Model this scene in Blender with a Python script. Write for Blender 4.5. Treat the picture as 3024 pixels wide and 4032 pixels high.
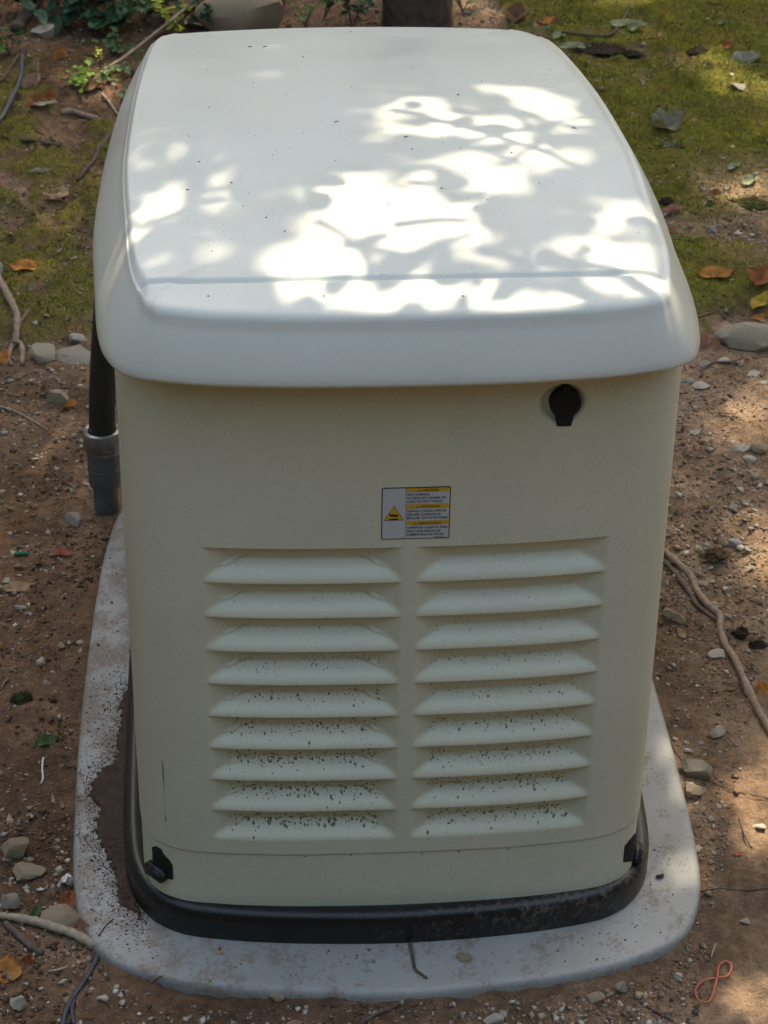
import bpy, bmesh, math
import numpy as np
from mathutils import Matrix, Vector

for o in list(bpy.data.objects):
    bpy.data.objects.remove(o)
SC = bpy.context.scene
COL = SC.collection

# ------------------------------------------------------------------ camera
FPX, W0, H0 = 9050.0, 3024.0, 4032.0
CAM = np.array([-0.18051353, -2.09101914, 1.96675959])
_d = np.array([(790 - 1512) / FPX, (-3830 - 2016) / FPX, 1.0]); _d /= np.linalg.norm(_d)
_n = np.array([(1290 - 1512) / FPX, 14060 / FPX, 1.0]); _n -= _d * (_n @ _d); _n /= np.linalg.norm(_n)
_r = np.cross(_d, -_n); _r = _r if _r[0] > 0 else -_r
RM = np.array([_r, _d, -_n])            # world = RM @ camera(right, down, forward)
cd = bpy.data.cameras.new('camera')
cam = bpy.data.objects.new('camera', cd); COL.objects.link(cam)
right, down, fwd = RM[:, 0], RM[:, 1], RM[:, 2]
m = Matrix.Identity(4)
for i in range(3):
    m[i][0] = right[i]; m[i][1] = -down[i]; m[i][2] = -fwd[i]; m[i][3] = CAM[i]
cam.matrix_world = m
cd.sensor_fit = 'VERTICAL'; cd.sensor_height = 36.0; cd.sensor_width = 27.0
cd.lens = 36.0 * FPX / H0
cd.clip_start = 0.05; cd.clip_end = 400
cd.dof.use_dof = True; cd.dof.focus_distance = 2.62; cd.dof.aperture_fstop = 20
SC.camera = cam

# ------------------------------------------------------------------ light
SUN_EL, SUN_AZ = math.radians(54), math.radians(24)      # azimuth from +Y towards +X
S = np.array([math.cos(SUN_EL) * math.sin(SUN_AZ), math.cos(SUN_EL) * math.cos(SUN_AZ), math.sin(SUN_EL)])
wd = bpy.data.worlds.new('World'); SC.world = wd; wd.use_nodes = True
nt = wd.node_tree; nt.nodes.clear()
sky = nt.nodes.new('ShaderNodeTexSky'); sky.sky_type = 'NISHITA'; sky.sun_disc = False
sky.sun_elevation = SUN_EL; sky.sun_rotation = SUN_AZ
sky.dust_density = 2.5; sky.air_density = 1.0; sky.ozone_density = 1.0
bg = nt.nodes.new('ShaderNodeBackground'); bg.inputs['Strength'].default_value = 0.15
wo = nt.nodes.new('ShaderNodeOutputWorld')
nt.links.new(sky.outputs[0], bg.inputs[0]); nt.links.new(bg.outputs[0], wo.inputs[0])
sd = bpy.data.lights.new('sun', 'SUN'); sd.energy = 2.4; sd.angle = math.radians(0.53); sd.color = (1.0, 0.94, 0.86)
sun = bpy.data.objects.new('sun', sd); COL.objects.link(sun)
sun.rotation_euler = Vector(S).to_track_quat('Z', 'Y').to_euler()
SC.view_settings.view_transform = 'Standard'; SC.view_settings.look = 'None'
SC.view_settings.gamma = 1; SC.view_settings.use_curve_mapping = False
SC.view_settings.exposure = 2.05
SC.view_settings.use_white_balance = True
SC.view_settings.white_balance_temperature = 8200
SC.view_settings.white_balance_tint = 7
SC.cycles.max_bounces = 8; SC.cycles.transparent_max_bounces = 8
SC.cycles.use_denoising = True

# ------------------------------------------------------------------ helpers
KD = 3024.0 / 1659.0                     # photograph pixels per unit of the reading grid

def ray(D):
    v = np.array([(D[0] * KD - 1512) / FPX, (D[1] * KD - 2016) / FPX, 1.0])
    return RM @ v

def on_z(D, z=0.0):
    r = ray(D); return CAM + r * ((z - CAM[2]) / r[2])

def on_y(D, y=0.0):
    r = ray(D); return CAM + r * ((y - CAM[1]) / r[1])

def _hash(i, j, s):
    h = (i.astype(np.int64) * 374761393 + j.astype(np.int64) * 668265263 + s * 974634777) & 0x7fffffff
    h = ((h ^ (h >> 13)) * 1274126177) & 0x7fffffff
    h = ((h ^ (h >> 16)) * 2246822519) & 0x7fffffff
    return (h & 0xffff) / 65535.0

def vn(x, y, s=0):
    x = np.asarray(x, float); y = np.asarray(y, float)
    i = np.floor(x).astype(np.int64); j = np.floor(y).astype(np.int64)
    fx = x - i; fy = y - j
    fx = fx * fx * (3 - 2 * fx); fy = fy * fy * (3 - 2 * fy)
    a = _hash(i, j, s); b = _hash(i + 1, j, s); c = _hash(i, j + 1, s); d = _hash(i + 1, j + 1, s)
    return (a + (b - a) * fx) * (1 - fy) + (c + (d - c) * fx) * fy

def fbm(x, y, s=0, o=4):
    t = 0; a = 0.5; n = 0
    for k in range(o):
        t = t + a * vn(x * 2 ** k + 17.3 * k, y * 2 ** k - 9.1 * k, s + k); n += a; a *= 0.5
    return t / n

def sstep(a, b, x):
    t = np.clip((x - a) / (b - a), 0, 1); return t * t * (3 - 2 * t)

def inpoly(px, py, poly):
    px = np.asarray(px); py = np.asarray(py); c = np.zeros(px.shape, bool)
    n = len(poly)
    for i in range(n):
        x1, y1 = poly[i][0], poly[i][1]; x2, y2 = poly[(i + 1) % n][0], poly[(i + 1) % n][1]
        k = ((y1 > py) != (y2 > py))
        with np.errstate(divide='ignore', invalid='ignore'):
            xx = (x2 - x1) * (py - y1) / (y2 - y1 if y2 != y1 else 1e-12) + x1
        c ^= k & (px < xx)
    return c

def mkmesh(name, V, F, smooth=True, cols=None, attr='tint'):
    me = bpy.data.meshes.new(name)
    V = np.asarray(V, np.float32)
    if isinstance(F, np.ndarray):
        k = F.shape[1]; nf = len(F)
        me.vertices.add(len(V)); me.vertices.foreach_set('co', V.ravel())
        me.loops.add(nf * k); me.loops.foreach_set('vertex_index', F.astype(np.int32).ravel())
        me.polygons.add(nf); me.polygons.foreach_set('loop_start', np.arange(0, nf * k, k, dtype=np.int32))
        me.polygons.foreach_set('loop_total', np.full(nf, k, np.int32))
        me.update(calc_edges=True); me.validate()
    else:
        me.from_pydata(V.tolist(), [], F); me.update()
    if smooth:
        me.polygons.foreach_set('use_smooth', np.ones(len(me.polygons), bool))
    if cols is not None:
        a = me.color_attributes.new(attr, 'FLOAT_COLOR', 'POINT')
        c = np.ones((len(V), 4), np.float32); c[:, :3] = cols
        a.data.foreach_set('color', c.ravel())
    return me

def link(name, me, mat=None, parent=None, loc=None):
    o = bpy.data.objects.new(name, me); COL.objects.link(o)
    if mat is not None and me is not None and len(me.materials) == 0:
        me.materials.append(mat)
    if parent is not None: o.parent = parent
    if loc is not None: o.location = loc
    return o

def tag(o, label=None, cat=None, group=None, kind=None):
    if label: o['label'] = label
    if cat: o['category'] = cat
    if group: o['group'] = group
    if kind: o['kind'] = kind
    return o

def empty(name, loc, label, cat, group=None):
    o = bpy.data.objects.new(name, None); COL.objects.link(o); o.location = loc; o.empty_display_size = 0.05
    return tag(o, label, cat, group)

def catmull(P, n=8, closed=False):
    P = np.asarray(P, float)
    if closed: Q = np.vstack([P[-1], P, P[0], P[1]])
    else: Q = np.vstack([2 * P[0] - P[1], P, 2 * P[-1] - P[-2]])
    out = []
    for i in range(1, len(Q) - 2):
        t = np.linspace(0, 1, n, endpoint=False)[:, None]
        a, b, c, d = Q[i - 1], Q[i], Q[i + 1], Q[i + 2]
        out.append(0.5 * (2 * b + (c - a) * t + (2 * a - 5 * b + 4 * c - d) * t ** 2 + (3 * b - a - 3 * c + d) * t ** 3))
    if not closed: out.append(P[-1:])
    return np.vstack(out)

def gridfaces(nr, nc, wrap=False):
    r = np.arange(nr - 1)[:, None]; c = np.arange(nc if wrap else nc - 1)[None, :]
    c2 = (c + 1) % nc
    f = np.stack([r * nc + c, r * nc + c2, (r + 1) * nc + c2, (r + 1) * nc + c], -1)
    return f.reshape(-1, 4)

def tube(P, R, ns=8, cap=True, flat=None, wob=0.0, seed=0):
    """tapered tube along points; flat = (width, height) ribbon-like section"""
    P = np.asarray(P, float); n = len(P)
    R = np.full(n, R) if np.isscalar(R) else np.asarray(R, float)
    if len(R) != n: R = np.interp(np.linspace(0, 1, n), np.linspace(0, 1, len(R)), R)
    T = np.gradient(P, axis=0); T /= np.linalg.norm(T, axis=1)[:, None] + 1e-12
    up = np.array([0, 0, 1.0])
    V = []
    rng = np.random.default_rng(seed)
    for i in range(n):
        a = np.cross(T[i], up)
        if np.linalg.norm(a) < 0.2: a = np.cross(T[i], np.array([0, 1.0, 0]))
        a /= np.linalg.norm(a); b = np.cross(a, T[i])
        th = np.linspace(0, 2 * np.pi, ns, endpoint=False)
        sx, sy = (1, 1) if flat is None else flat
        rr = R[i] * (1 + wob * rng.uniform(-1, 1, ns))
        V.append(P[i] + (rr * np.cos(th) * sx)[:, None] * a + (rr * np.sin(th) * sy)[:, None] * b)
    V = np.vstack(V); F = gridfaces(n, ns, True).tolist()
    if cap:
        F.append(list(range(ns))[::-1]); F.append([(n - 1) * ns + k for k in range(ns)])
    return V, F

def join(parts):
    V = []; F = []; o = 0
    for v, f in parts:
        V.append(np.asarray(v)); F += [[i + o for i in p] for p in f]; o += len(v)
    return np.vstack(V), F

def box(x0, x1, y0, y1, z0, z1, bev=0.0):
    bm = bmesh.new(); bmesh.ops.create_cube(bm, size=1)
    for v in bm.verts:
        v.co = ((x0 + x1) / 2 + v.co.x * (x1 - x0), (y0 + y1) / 2 + v.co.y * (y1 - y0), (z0 + z1) / 2 + v.co.z * (z1 - z0))
    if bev: bmesh.ops.bevel(bm, geom=bm.edges[:], offset=bev, segments=2, affect='EDGES')
    V = np.array([v.co[:] for v in bm.verts]); bm.verts.index_update()
    F = [[v.index for v in f.verts] for f in bm.faces]; bm.free(); return V, F

# ------------------------------------------------------------------ materials
def mat_new(name):
    mt = bpy.data.materials.new(name); mt.use_nodes = True
    n = mt.node_tree; b = n.nodes['Principled BSDF']; return mt, n, b

def N(n, t, **k):
    x = n.nodes.new(t)
    for a, v in k.items():
        if a in x.inputs: x.inputs[a].default_value = v
        else: setattr(x, a, v)
    return x

def noise(n, scale, detail=4, rough=0.55, coord='Object'):
    tc = N(n, 'ShaderNodeTexCoord'); x = N(n, 'ShaderNodeTexNoise')
    x.inputs['Scale'].default_value = scale; x.inputs['Detail'].default_value = detail; x.inputs['Roughness'].default_value = rough
    n.links.new(tc.outputs[coord], x.inputs['Vector']); return x

def ramp(n, src, stops):
    r = N(n, 'ShaderNodeValToRGB'); n.links.new(src, r.inputs[0])
    e = r.color_ramp.elements
    while len(e) < len(stops): e.new(0.5)
    for k, (p, c) in enumerate(stops):
        e[k].position = p; e[k].color = (*c, 1) if len(c) == 3 else c
    return r

def mix(n, fac, a, b, mode='MIX'):
    x = N(n, 'ShaderNodeMix', data_type='RGBA', blend_type=mode)
    for s, v in ((0, fac), (6, a), (7, b)):
        if hasattr(v, 'node'): n.links.new(v, x.inputs[s])
        else: x.inputs[s].default_value = v if s == 0 else ((*v, 1) if len(v) == 3 else v)
    return x.outputs[2]

def bump(n, b, src, strength, dist):
    bp = N(n, 'ShaderNodeBump'); bp.inputs['Strength'].default_value = strength; bp.inputs['Distance'].default_value = dist
    n.links.new(src, bp.inputs['Height']); n.links.new(bp.outputs[0], b.inputs['Normal']); return bp

def simple(name, c1, c2=None, scale=40, rough=0.7, bmp=0.0, bd=0.002, metal=0.0, spec=0.5, detail=4, coord='Object'):
    mt, n, b = mat_new(name); b.inputs['Roughness'].default_value = rough; b.inputs['Metallic'].default_value = metal
    b.inputs['Specular IOR Level'].default_value = spec
    x = noise(n, scale, detail, coord=coord)
    c2 = c2 or c1
    r = ramp(n, x.outputs[0], [(0.3, c1), (0.7, c2)]); n.links.new(r.outputs[0], b.inputs['Base Color'])
    if bmp: bump(n, b, x.outputs[0], bmp, bd)
    return mt

def tinted(name, rough=0.85, scale=60, var=0.35, bmp=0.4, bd=0.001, transl=0.0, spec=0.3):
    """base colour from the vertex colours that say which kind of leaf, stone or stalk each piece is"""
    mt, n, b = mat_new(name); b.inputs['Roughness'].default_value = rough; b.inputs['Specular IOR Level'].default_value = spec
    at = N(n, 'ShaderNodeAttribute'); at.attribute_name = 'tint'
    x = noise(n, scale, 5)
    r = ramp(n, x.outputs[0], [(0.25, (1 - var,) * 3), (0.75, (1 + var,) * 3)])
    c = mix(n, 1.0, at.outputs[0], r.outputs[0], 'MULTIPLY'); n.links.new(c, b.inputs['Base Color'])
    if bmp: bump(n, b, x.outputs[0], bmp, bd)
    if transl:
        t = N(n, 'ShaderNodeBsdfTranslucent'); n.links.new(c, t.inputs[0])
        ms = N(n, 'ShaderNodeMixShader'); ms.inputs[0].default_value = transl
        out = n.nodes['Material Output']
        n.links.new(b.outputs[0], ms.inputs[1]); n.links.new(t.outputs[0], ms.inputs[2]); n.links.new(ms.outputs[0], out.inputs[0])
    return mt

def paint(name, base, rough, dirt, grain=0.055):
    mt, n, b = mat_new(name)
    b.inputs['Roughness'].default_value = rough
    big = noise(n, 7, 5); fine = noise(n, 260, 3); spk = noise(n, 120, 2)
    c0 = mix(n, 1.0, base, ramp(n, big.outputs[0], [(0.3, (0.95, 0.95, 0.94)), (0.7, (1.03, 1.03, 1.03))]).outputs[0], 'MULTIPLY')
    sp = ramp(n, spk.outputs[0], [(0.70, (0, 0, 0)), (0.76, (1, 1, 1))])
    mul = N(n, 'ShaderNodeMath', operation='MULTIPLY'); mul.inputs[1].default_value = dirt
    n.links.new(sp.outputs[0], mul.inputs[0])
    c1 = mix(n, mul.outputs[0], c0, (0.26, 0.23, 0.16)); n.links.new(c1, b.inputs['Base Color'])
    rr = ramp(n, big.outputs[0], [(0.3, (rough - 0.05,) * 3), (0.7, (rough + 0.1,) * 3)]); n.links.new(rr.outputs[0], b.inputs['Roughness'])
    gr = noise(n, 330, 3)
    c2 = mix(n, 1.0, c1, ramp(n, gr.outputs[0], [(0.3, (1 - grain,) * 3), (0.7, (1 + grain,) * 3)]).outputs[0], 'MULTIPLY'); n.links.new(c2, b.inputs['Base Color'])
    if grain > 0.05: bump(n, b, fine.outputs[0], 0.08, 0.0006)
    return mt

M = {}
M['lid'] = paint('roof_paint', (0.625, 0.64, 0.585), 0.33, 0.06, 0.03)
M['body'] = paint('cabinet_paint', (0.64, 0.63, 0.485), 0.38, 0.16)
M['black'] = simple('black_plastic', (0.010, 0.010, 0.011), (0.018, 0.017, 0.016), 30, 0.42, 0.15, 0.0006)
M['hole'] = simple('black_rubber_and_slot_shade', (0.006, 0.006, 0.006), (0.009, 0.009, 0.009), 60, 0.8)  # black for lock rubber, pad cracks and the painted darkness of the slots
M['pvc'] = simple('grey_pvc', (0.085, 0.088, 0.095), (0.12, 0.12, 0.125), 50, 0.55, 0.1, 0.0005)
M['flex'] = simple('black_conduit', (0.018, 0.018, 0.019), (0.028, 0.027, 0.027), 80, 0.5, 0.1, 0.0005)
M['steel'] = simple('zinc_steel', (0.22, 0.225, 0.23), (0.32, 0.32, 0.32), 60, 0.36, 0.1, 0.0004, metal=0.8)
M['white'] = simple('label_white', (0.50, 0.52, 0.52), (0.54, 0.55, 0.55), 90, 0.45)
M['ink'] = simple('label_black', (0.012, 0.012, 0.012), None, 60, 0.5)
M['yellow'] = simple('label_yellow', (0.62, 0.36, 0.02), (0.66, 0.40, 0.03), 90, 0.45)
M['bark'] = simple('bark', (0.055, 0.035, 0.025), (0.12, 0.08, 0.06), 45, 0.9, 0.8, 0.004, detail=8)
M['rootwood'] = simple('root_wood', (0.20, 0.135, 0.095), (0.36, 0.26, 0.195), 120, 0.85, 0.6, 0.0015, detail=7)
M['darkwood'] = simple('dark_wood', (0.075, 0.05, 0.04), (0.16, 0.11, 0.085), 140, 0.85, 0.6, 0.001, detail=7)
M['palewood'] = simple('pale_wood', (0.26, 0.20, 0.14), (0.42, 0.34, 0.25), 140, 0.85, 0.6, 0.001, detail=7)
M['hose'] = simple('hose_rubber', (0.035, 0.04, 0.055), (0.06, 0.065, 0.08), 50, 0.5)
M['rubber'] = simple('red_rubber', (0.48, 0.09, 0.055), (0.55, 0.12, 0.08), 90, 0.55)
M['foil'] = simple('foil', (0.75, 0.75, 0.78), (0.85, 0.85, 0.86), 90, 0.22, 0.6, 0.002, metal=1.0)
M['greenplastic'] = simple('green_plastic', (0.005, 0.16, 0.07), (0.01, 0.2, 0.09), 60, 0.4)
M['whiteplastic'] = simple('white_plastic', (0.55, 0.6, 0.58), (0.65, 0.68, 0.66), 60, 0.4)
M['drop'] = simple('mud_splash', (0.135, 0.105, 0.06), (0.25, 0.21, 0.13), 300, 0.5)
M['tint'] = tinted('stone', 0.9, 90, 0.32, 0.7, 0.0015)
M['leafdry'] = tinted('dry_leaf', 0.75, 70, 0.35, 0.5, 0.0015, 0.25)
M['leafgreen'] = tinted('green_leaf', 0.5, 50, 0.3, 0.3, 0.001, 0.3)
M['moss'] = tinted('moss_blades', 0.9, 25, 0.3, 0.0, 0.001, 0.25)

# stones share one procedural rock look, tinted per kind
def rockmat(name, c1, c2):
    mt, n, b = mat_new(name); b.inputs['Roughness'].default_value = 0.9; b.inputs['Specular IOR Level'].default_value = 0.3
    a = noise(n, 28, 8, 0.65); f = noise(n, 150, 5, 0.7)
    c = ramp(n, a.outputs[0], [(0.28, c1), (0.72, c2)]).outputs[0]
    s = ramp(n, f.outputs[0], [(0.3, (0.65, 0.63, 0.6)), (0.55, (1, 1, 1)), (0.75, (1.2, 1.2, 1.2))]).outputs[0]
    n.links.new(mix(n, 1.0, c, s, 'MULTIPLY'), b.inputs['Base Color'])
    hh_ = N(n, 'ShaderNodeMath', operation='MULTIPLY_ADD'); n.links.new(a.outputs[0], hh_.inputs[0]); hh_.inputs[1].default_value = 1.2; n.links.new(f.outputs[0], hh_.inputs[2])
    bump(n, b, hh_.outputs[0], 0.7, 0.0018)
    return mt
M['rock_grey'] = rockmat('grey_stone', (0.25, 0.22, 0.175), (0.44, 0.39, 0.32))
M['rock_tan'] = rockmat('tan_stone', (0.29, 0.21, 0.135), (0.50, 0.39, 0.27))
M['rock_pale'] = rockmat('pale_stone', (0.42, 0.365, 0.29), (0.66, 0.59, 0.49))
M['rock_blue'] = rockmat('bluish_stone', (0.30, 0.29, 0.28), (0.46, 0.45, 0.43))
M['rock_green'] = rockmat('mossy_stone', (0.28, 0.245, 0.175), (0.54, 0.47, 0.35))
M['clod'] = rockmat('soil_clod', (0.055, 0.035, 0.022), (0.14, 0.09, 0.058))

# ------------------------------------------------------------------ ground
def moss_mask(x, y):
    n = fbm(x * 3.1, y * 2.2, 5, 4); n2 = fbm(x * 9, y * 7, 9, 3)
    r = sstep(0.35, 0.62, x) * sstep(1.42, 1.72, y + 0.30 * (n - 0.5))
    bare = sstep(0.74, 0.90, x + 0.25 * (n - 0.5)) * sstep(2.35, 2.15, y) * sstep(1.55, 1.75, y)
    bare2 = sstep(0.10, 0.0, abs(y - 1.93 - 0.25 * (n - 0.5))) * sstep(0.62, 0.7, x)
    r = r * (1 - 0.8 * bare) * (1 - 0.85 * bare2)
    l = sstep(-0.28, -0.42, x) * sstep(1.50, 1.75, y + 0.4 * (n - 0.5)) * sstep(3.05, 2.6, y) * 0.8
    b = sstep(0.3, 0.5, x) * sstep(2.6, 3.0, y)
    mk = np.maximum(np.maximum(r, l), b)
    n3 = fbm(x * 30, y * 26, 19, 3)
    patch = sstep(0.42, 0.54, 0.42 * n + 0.36 * n2 + 0.22 * n3 + 0.07 * (r > 0.5) + 0.01 * (x > 0))
    return np.clip(mk * patch, 0, 1)

def pad_r(x, y):
    xs_ = np.interp(y, [0.45, 0.71, 1.0, 1.2], [0.409, 0.403, 0.385, 0.35])
    return ((np.abs(x) / xs_) ** 5 + (np.abs(y - 0.505) / 0.61) ** 5) ** 0.2

def gz(x, y):
    x = np.asarray(x, float); y = np.asarray(y, float)
    near = sstep(1.0, 1.3, pad_r(x, y))
    z = -0.0145 + (0.3 + 0.7 * near) * (0.030 * (fbm(x * 2.3, y * 2.3, 21, 3) - 0.5) + 0.022 * (fbm(x * 11, y * 11, 31, 3) - 0.5))
    z = z + 0.016 * (fbm(x * 38, y * 38, 41, 3) - 0.5)
    z = z + 0.026 * moss_mask(x, y) * (0.2 + 1.3 * fbm(x * 11, y * 11, 51, 3))
    far = np.sqrt(x * x + (y - 1) ** 2)
    z = z * sstep(9, 4, far) - 0.02 * sstep(4, 9, far)
    return z - 0.09 * sstep(0.975, 0.93, pad_r(x, y))

def axis(lo, hi, step, far):
    a = np.arange(lo, hi, step); g = step * 1.25; e = []; p = hi
    while p < far: p += g; g *= 1.25; e.append(p)
    g = step * 1.25; s = []; p = lo
    while p > -far: p -= g; g *= 1.25; s.append(p)
    return np.array(s[::-1] + list(a) + e)

gx = axis(-1.1, 1.5, 0.0065, 90); gy = axis(-0.55, 3.7, 0.0075, 90)
GX, GY = np.meshgrid(gx, gy); GZ = gz(GX, GY)
mm = moss_mask(GX, GY)
gv = np.stack([GX, GY, GZ], -1).reshape(-1, 3)
gc = np.zeros((len(gv), 3), np.float32); gc[:, 0] = mm.ravel()
gc[:, 1] = fbm(GX * 4.2, GY * 4.2, 77, 5).ravel()
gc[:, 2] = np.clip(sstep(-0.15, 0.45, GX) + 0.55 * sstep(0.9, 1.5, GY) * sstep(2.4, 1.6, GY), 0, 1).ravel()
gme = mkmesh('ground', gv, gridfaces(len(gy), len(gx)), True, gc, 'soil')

mt, n, b = mat_new('dirt'); b.inputs['Roughness'].default_value = 0.95; b.inputs['Specular IOR Level'].default_value = 0.2
at = N(n, 'ShaderNodeAttribute'); at.attribute_name = 'soil'
sp = N(n, 'ShaderNodeSeparateColor'); n.links.new(at.outputs[0], sp.inputs[0])
a1 = noise(n, 6, 8, 0.62); a2 = noise(n, 55, 8, 0.65); a3 = noise(n, 240, 4, 0.6)
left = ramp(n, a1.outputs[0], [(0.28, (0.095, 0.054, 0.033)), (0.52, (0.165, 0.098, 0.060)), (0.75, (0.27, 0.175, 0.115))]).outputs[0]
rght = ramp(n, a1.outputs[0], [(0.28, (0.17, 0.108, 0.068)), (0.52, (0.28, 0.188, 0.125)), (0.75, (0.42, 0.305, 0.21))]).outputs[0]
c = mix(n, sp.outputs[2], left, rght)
c = mix(n, 1.0, c, ramp(n, a2.outputs[0], [(0.28, (0.55, 0.53, 0.52)), (0.5, (0.95, 0.95, 0.95)), (0.72, (1.45, 1.42, 1.38))]).outputs[0], 'MULTIPLY')
c = mix(n, 1.0, c, ramp(n, a3.outputs[0], [(0.3, (0.75, 0.74, 0.72)), (0.7, (1.25, 1.25, 1.25))]).outputs[0], 'MULTIPLY')
c = mix(n, 1.0, c, ramp(n, sp.outputs[1], [(0.36, (0.66, 0.64, 0.62)), (0.60, (1.12, 1.10, 1.08))]).outputs[0], 'MULTIPLY')
mo = ramp(n, a2.outputs[0], [(0.25, (0.08, 0.06, 0.018)), (0.5, (0.14, 0.125, 0.02)), (0.75, (0.21, 0.185, 0.025))]).outputs[0]
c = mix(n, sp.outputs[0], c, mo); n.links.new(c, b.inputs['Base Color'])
mb = N(n, 'ShaderNodeMath', operation='ADD'); n.links.new(a2.outputs[0], mb.inputs[0])
ml = N(n, 'ShaderNodeMath', operation='MULTIPLY'); ml.inputs[1].default_value = 0.3; n.links.new(a3.outputs[0], ml.inputs[0]); n.links.new(ml.outputs[0], mb.inputs[1])
bump(n, b, mb.outputs[0], 0.9, 0.008)
M['dirt'] = mt
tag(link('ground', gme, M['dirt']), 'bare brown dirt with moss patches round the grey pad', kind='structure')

def gp(D, lift=0.0):
    """point of the ground seen at reading-grid position D"""
    z = -0.015
    for _ in range(6):
        p = on_z(D, z); z = float(gz(p[0], p[1]))
    return np.array([p[0], p[1], z + lift])

def dscale(p):                             # reading-grid units per metre at a point
    return FPX / KD / ((RM.T @ (np.asarray(p) - CAM))[2])

# ------------------------------------------------------------------ equipment pad
def quarter(pts, ymid):
    """closed plan outline mirrored left-right from its right side, front to rear"""
    rt = np.array(pts, float)
    lt = rt[::-1].copy(); lt[:, 0] *= -1
    al = np.vstack([rt, lt[1:-1]]) if rt[0][0] == 0 else np.vstack([rt, lt])
    P = catmull(al, 24, True)
    return P

def resample(P, n):
    Q = np.vstack([P, P[:1]]); s = np.concatenate([[0], np.cumsum(np.linalg.norm(np.diff(Q, axis=0), axis=1))])
    t = np.linspace(0, s[-1], n, endpoint=False)
    return np.stack([np.interp(t, s, Q[:, 0]), np.interp(t, s, Q[:, 1])], -1)

def normals2(P):
    T = np.roll(P, -1, 0) - np.roll(P, 1, 0); T /= np.linalg.norm(T, axis=1)[:, None] + 1e-12
    return np.stack([T[:, 1], -T[:, 0]], -1)          # outward for counter-clockwise outlines

PAD = resample(quarter([(0, -0.103), (0.098, -0.096), (0.21, -0.082), (0.293, -0.058), (0.356, -0.022), (0.39, 0.045), (0.403, 0.13), (0.407, 0.25), (0.408, 0.45), (0.400, 0.70), (0.388, 0.87), (0.369, 0.98), (0.335, 1.05), (0.27, 1.09), (0.17, 1.105), (0, 1.11)], 0.5), 360)
PAD[:, 0] *= 0.988
def pad_mesh():
    Nn = normals2(PAD); rows = []
    prof = [(0.003, -0.075), (0.003, -0.020), (0.0022, -0.009), (0.0008, -0.0042), (-0.0018, -0.0014), (-0.0055, -0.0003), (-0.012, 0.0)]
    for d, z in prof:
        rows.append(np.column_stack([PAD + Nn * d, np.full(len(PAD), z)]))
    for s in (0.8, 0.4, 0.02):
        q = PAD * [s, s] + [0, 0.5 * (1 - s)]; rows.append(np.column_stack([q, np.zeros(len(PAD))]))
    V = np.vstack(rows); F = gridfaces(len(rows), len(PAD), True).tolist(); F.append([(len(rows) - 1) * len(PAD) + k for k in range(len(PAD))])
    return mkmesh('pad', V, F)
mt, n, b = mat_new('pad_composite'); b.inputs['Roughness'].default_value = 0.55
g1 = noise(n, 16, 12, 0.78); g2 = noise(n, 170, 5, 0.75); g3 = noise(n, 5, 4)
c = ramp(n, g3.outputs[0], [(0.3, (0.275, 0.28, 0.265)), (0.7, (0.36, 0.36, 0.34))]).outputs[0]
geo = N(n, 'ShaderNodeNewGeometry'); sx = N(n, 'ShaderNodeSeparateXYZ'); n.links.new(geo.outputs['Position'], sx.inputs[0])
dl = N(n, 'ShaderNodeMapRange'); dl.inputs[1].default_value = 0.1; dl.inputs[2].default_value = -0.38; dl.inputs[3].default_value = 0.0; dl.inputs[4].default_value = 0.07
n.links.new(sx.outputs[0], dl.inputs[0])
ad = N(n, 'ShaderNodeMath', operation='ADD'); n.links.new(g1.outputs[0], ad.inputs[0]); n.links.new(dl.outputs[0], ad.inputs[1])
ad2 = N(n, 'ShaderNodeMath', operation='MULTIPLY_ADD'); n.links.new(g2.outputs[0], ad2.inputs[0]); ad2.inputs[1].default_value = 0.42; n.links.new(ad.outputs[0], ad2.inputs[2])
dm = ramp(n, ad2.outputs[0], [(0.735, (0, 0, 0)), (0.83, (0.75, 0.75, 0.75))])
c = mix(n, dm.outputs[0], c, (0.23, 0.165, 0.12))
spk = ramp(n, g2.outputs[0], [(0.27, (0.35, 0.33, 0.3)), (0.36, (1, 1, 1))]).outputs[0]
c = mix(n, 0.7, c, mix(n, 1.0, c, spk, 'MULTIPLY')); n.links.new(c, b.inputs['Base Color'])
n.links.new(ramp(n, dm.outputs[0], [(0, (0.5, 0.5, 0.5)), (1, (0.9, 0.9, 0.9))]).outputs[0], b.inputs['Roughness'])
bump(n, b, g2.outputs[0], 0.25, 0.001)
M['pad'] = mt
pad = tag(link('equipment_pad', pad_mesh(), M['pad']), 'grey rounded slab under the generator with dirt on its rim', 'equipment pad')
for pts, r in (([(246, 1985), (236, 1993), (226, 2003), (219, 2015), (212, 2022)], 0.0008), ([(350, 2108), (341, 2114), (332, 2121), (326, 2128)], 0.0007)):
    V, F = tube(catmull([on_z(p, 0.0002) for p in pts], 4), r, 5, wob=0.4); link('crack', mkmesh('crack', V, F), M['hole'], pad)

# ------------------------------------------------------------------ generator
gen = empty('standby_generator', (0, 0.45, 0), 'large beige standby generator cabinet with arched pale roof on a grey pad', 'generator')
GINV = Vector((0, -0.45, 0))
def gpart(name, me, mat, parent=None):
    o = link(name, me, mat, parent or gen)
    if parent is None: o.location = GINV
    return o

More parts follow.
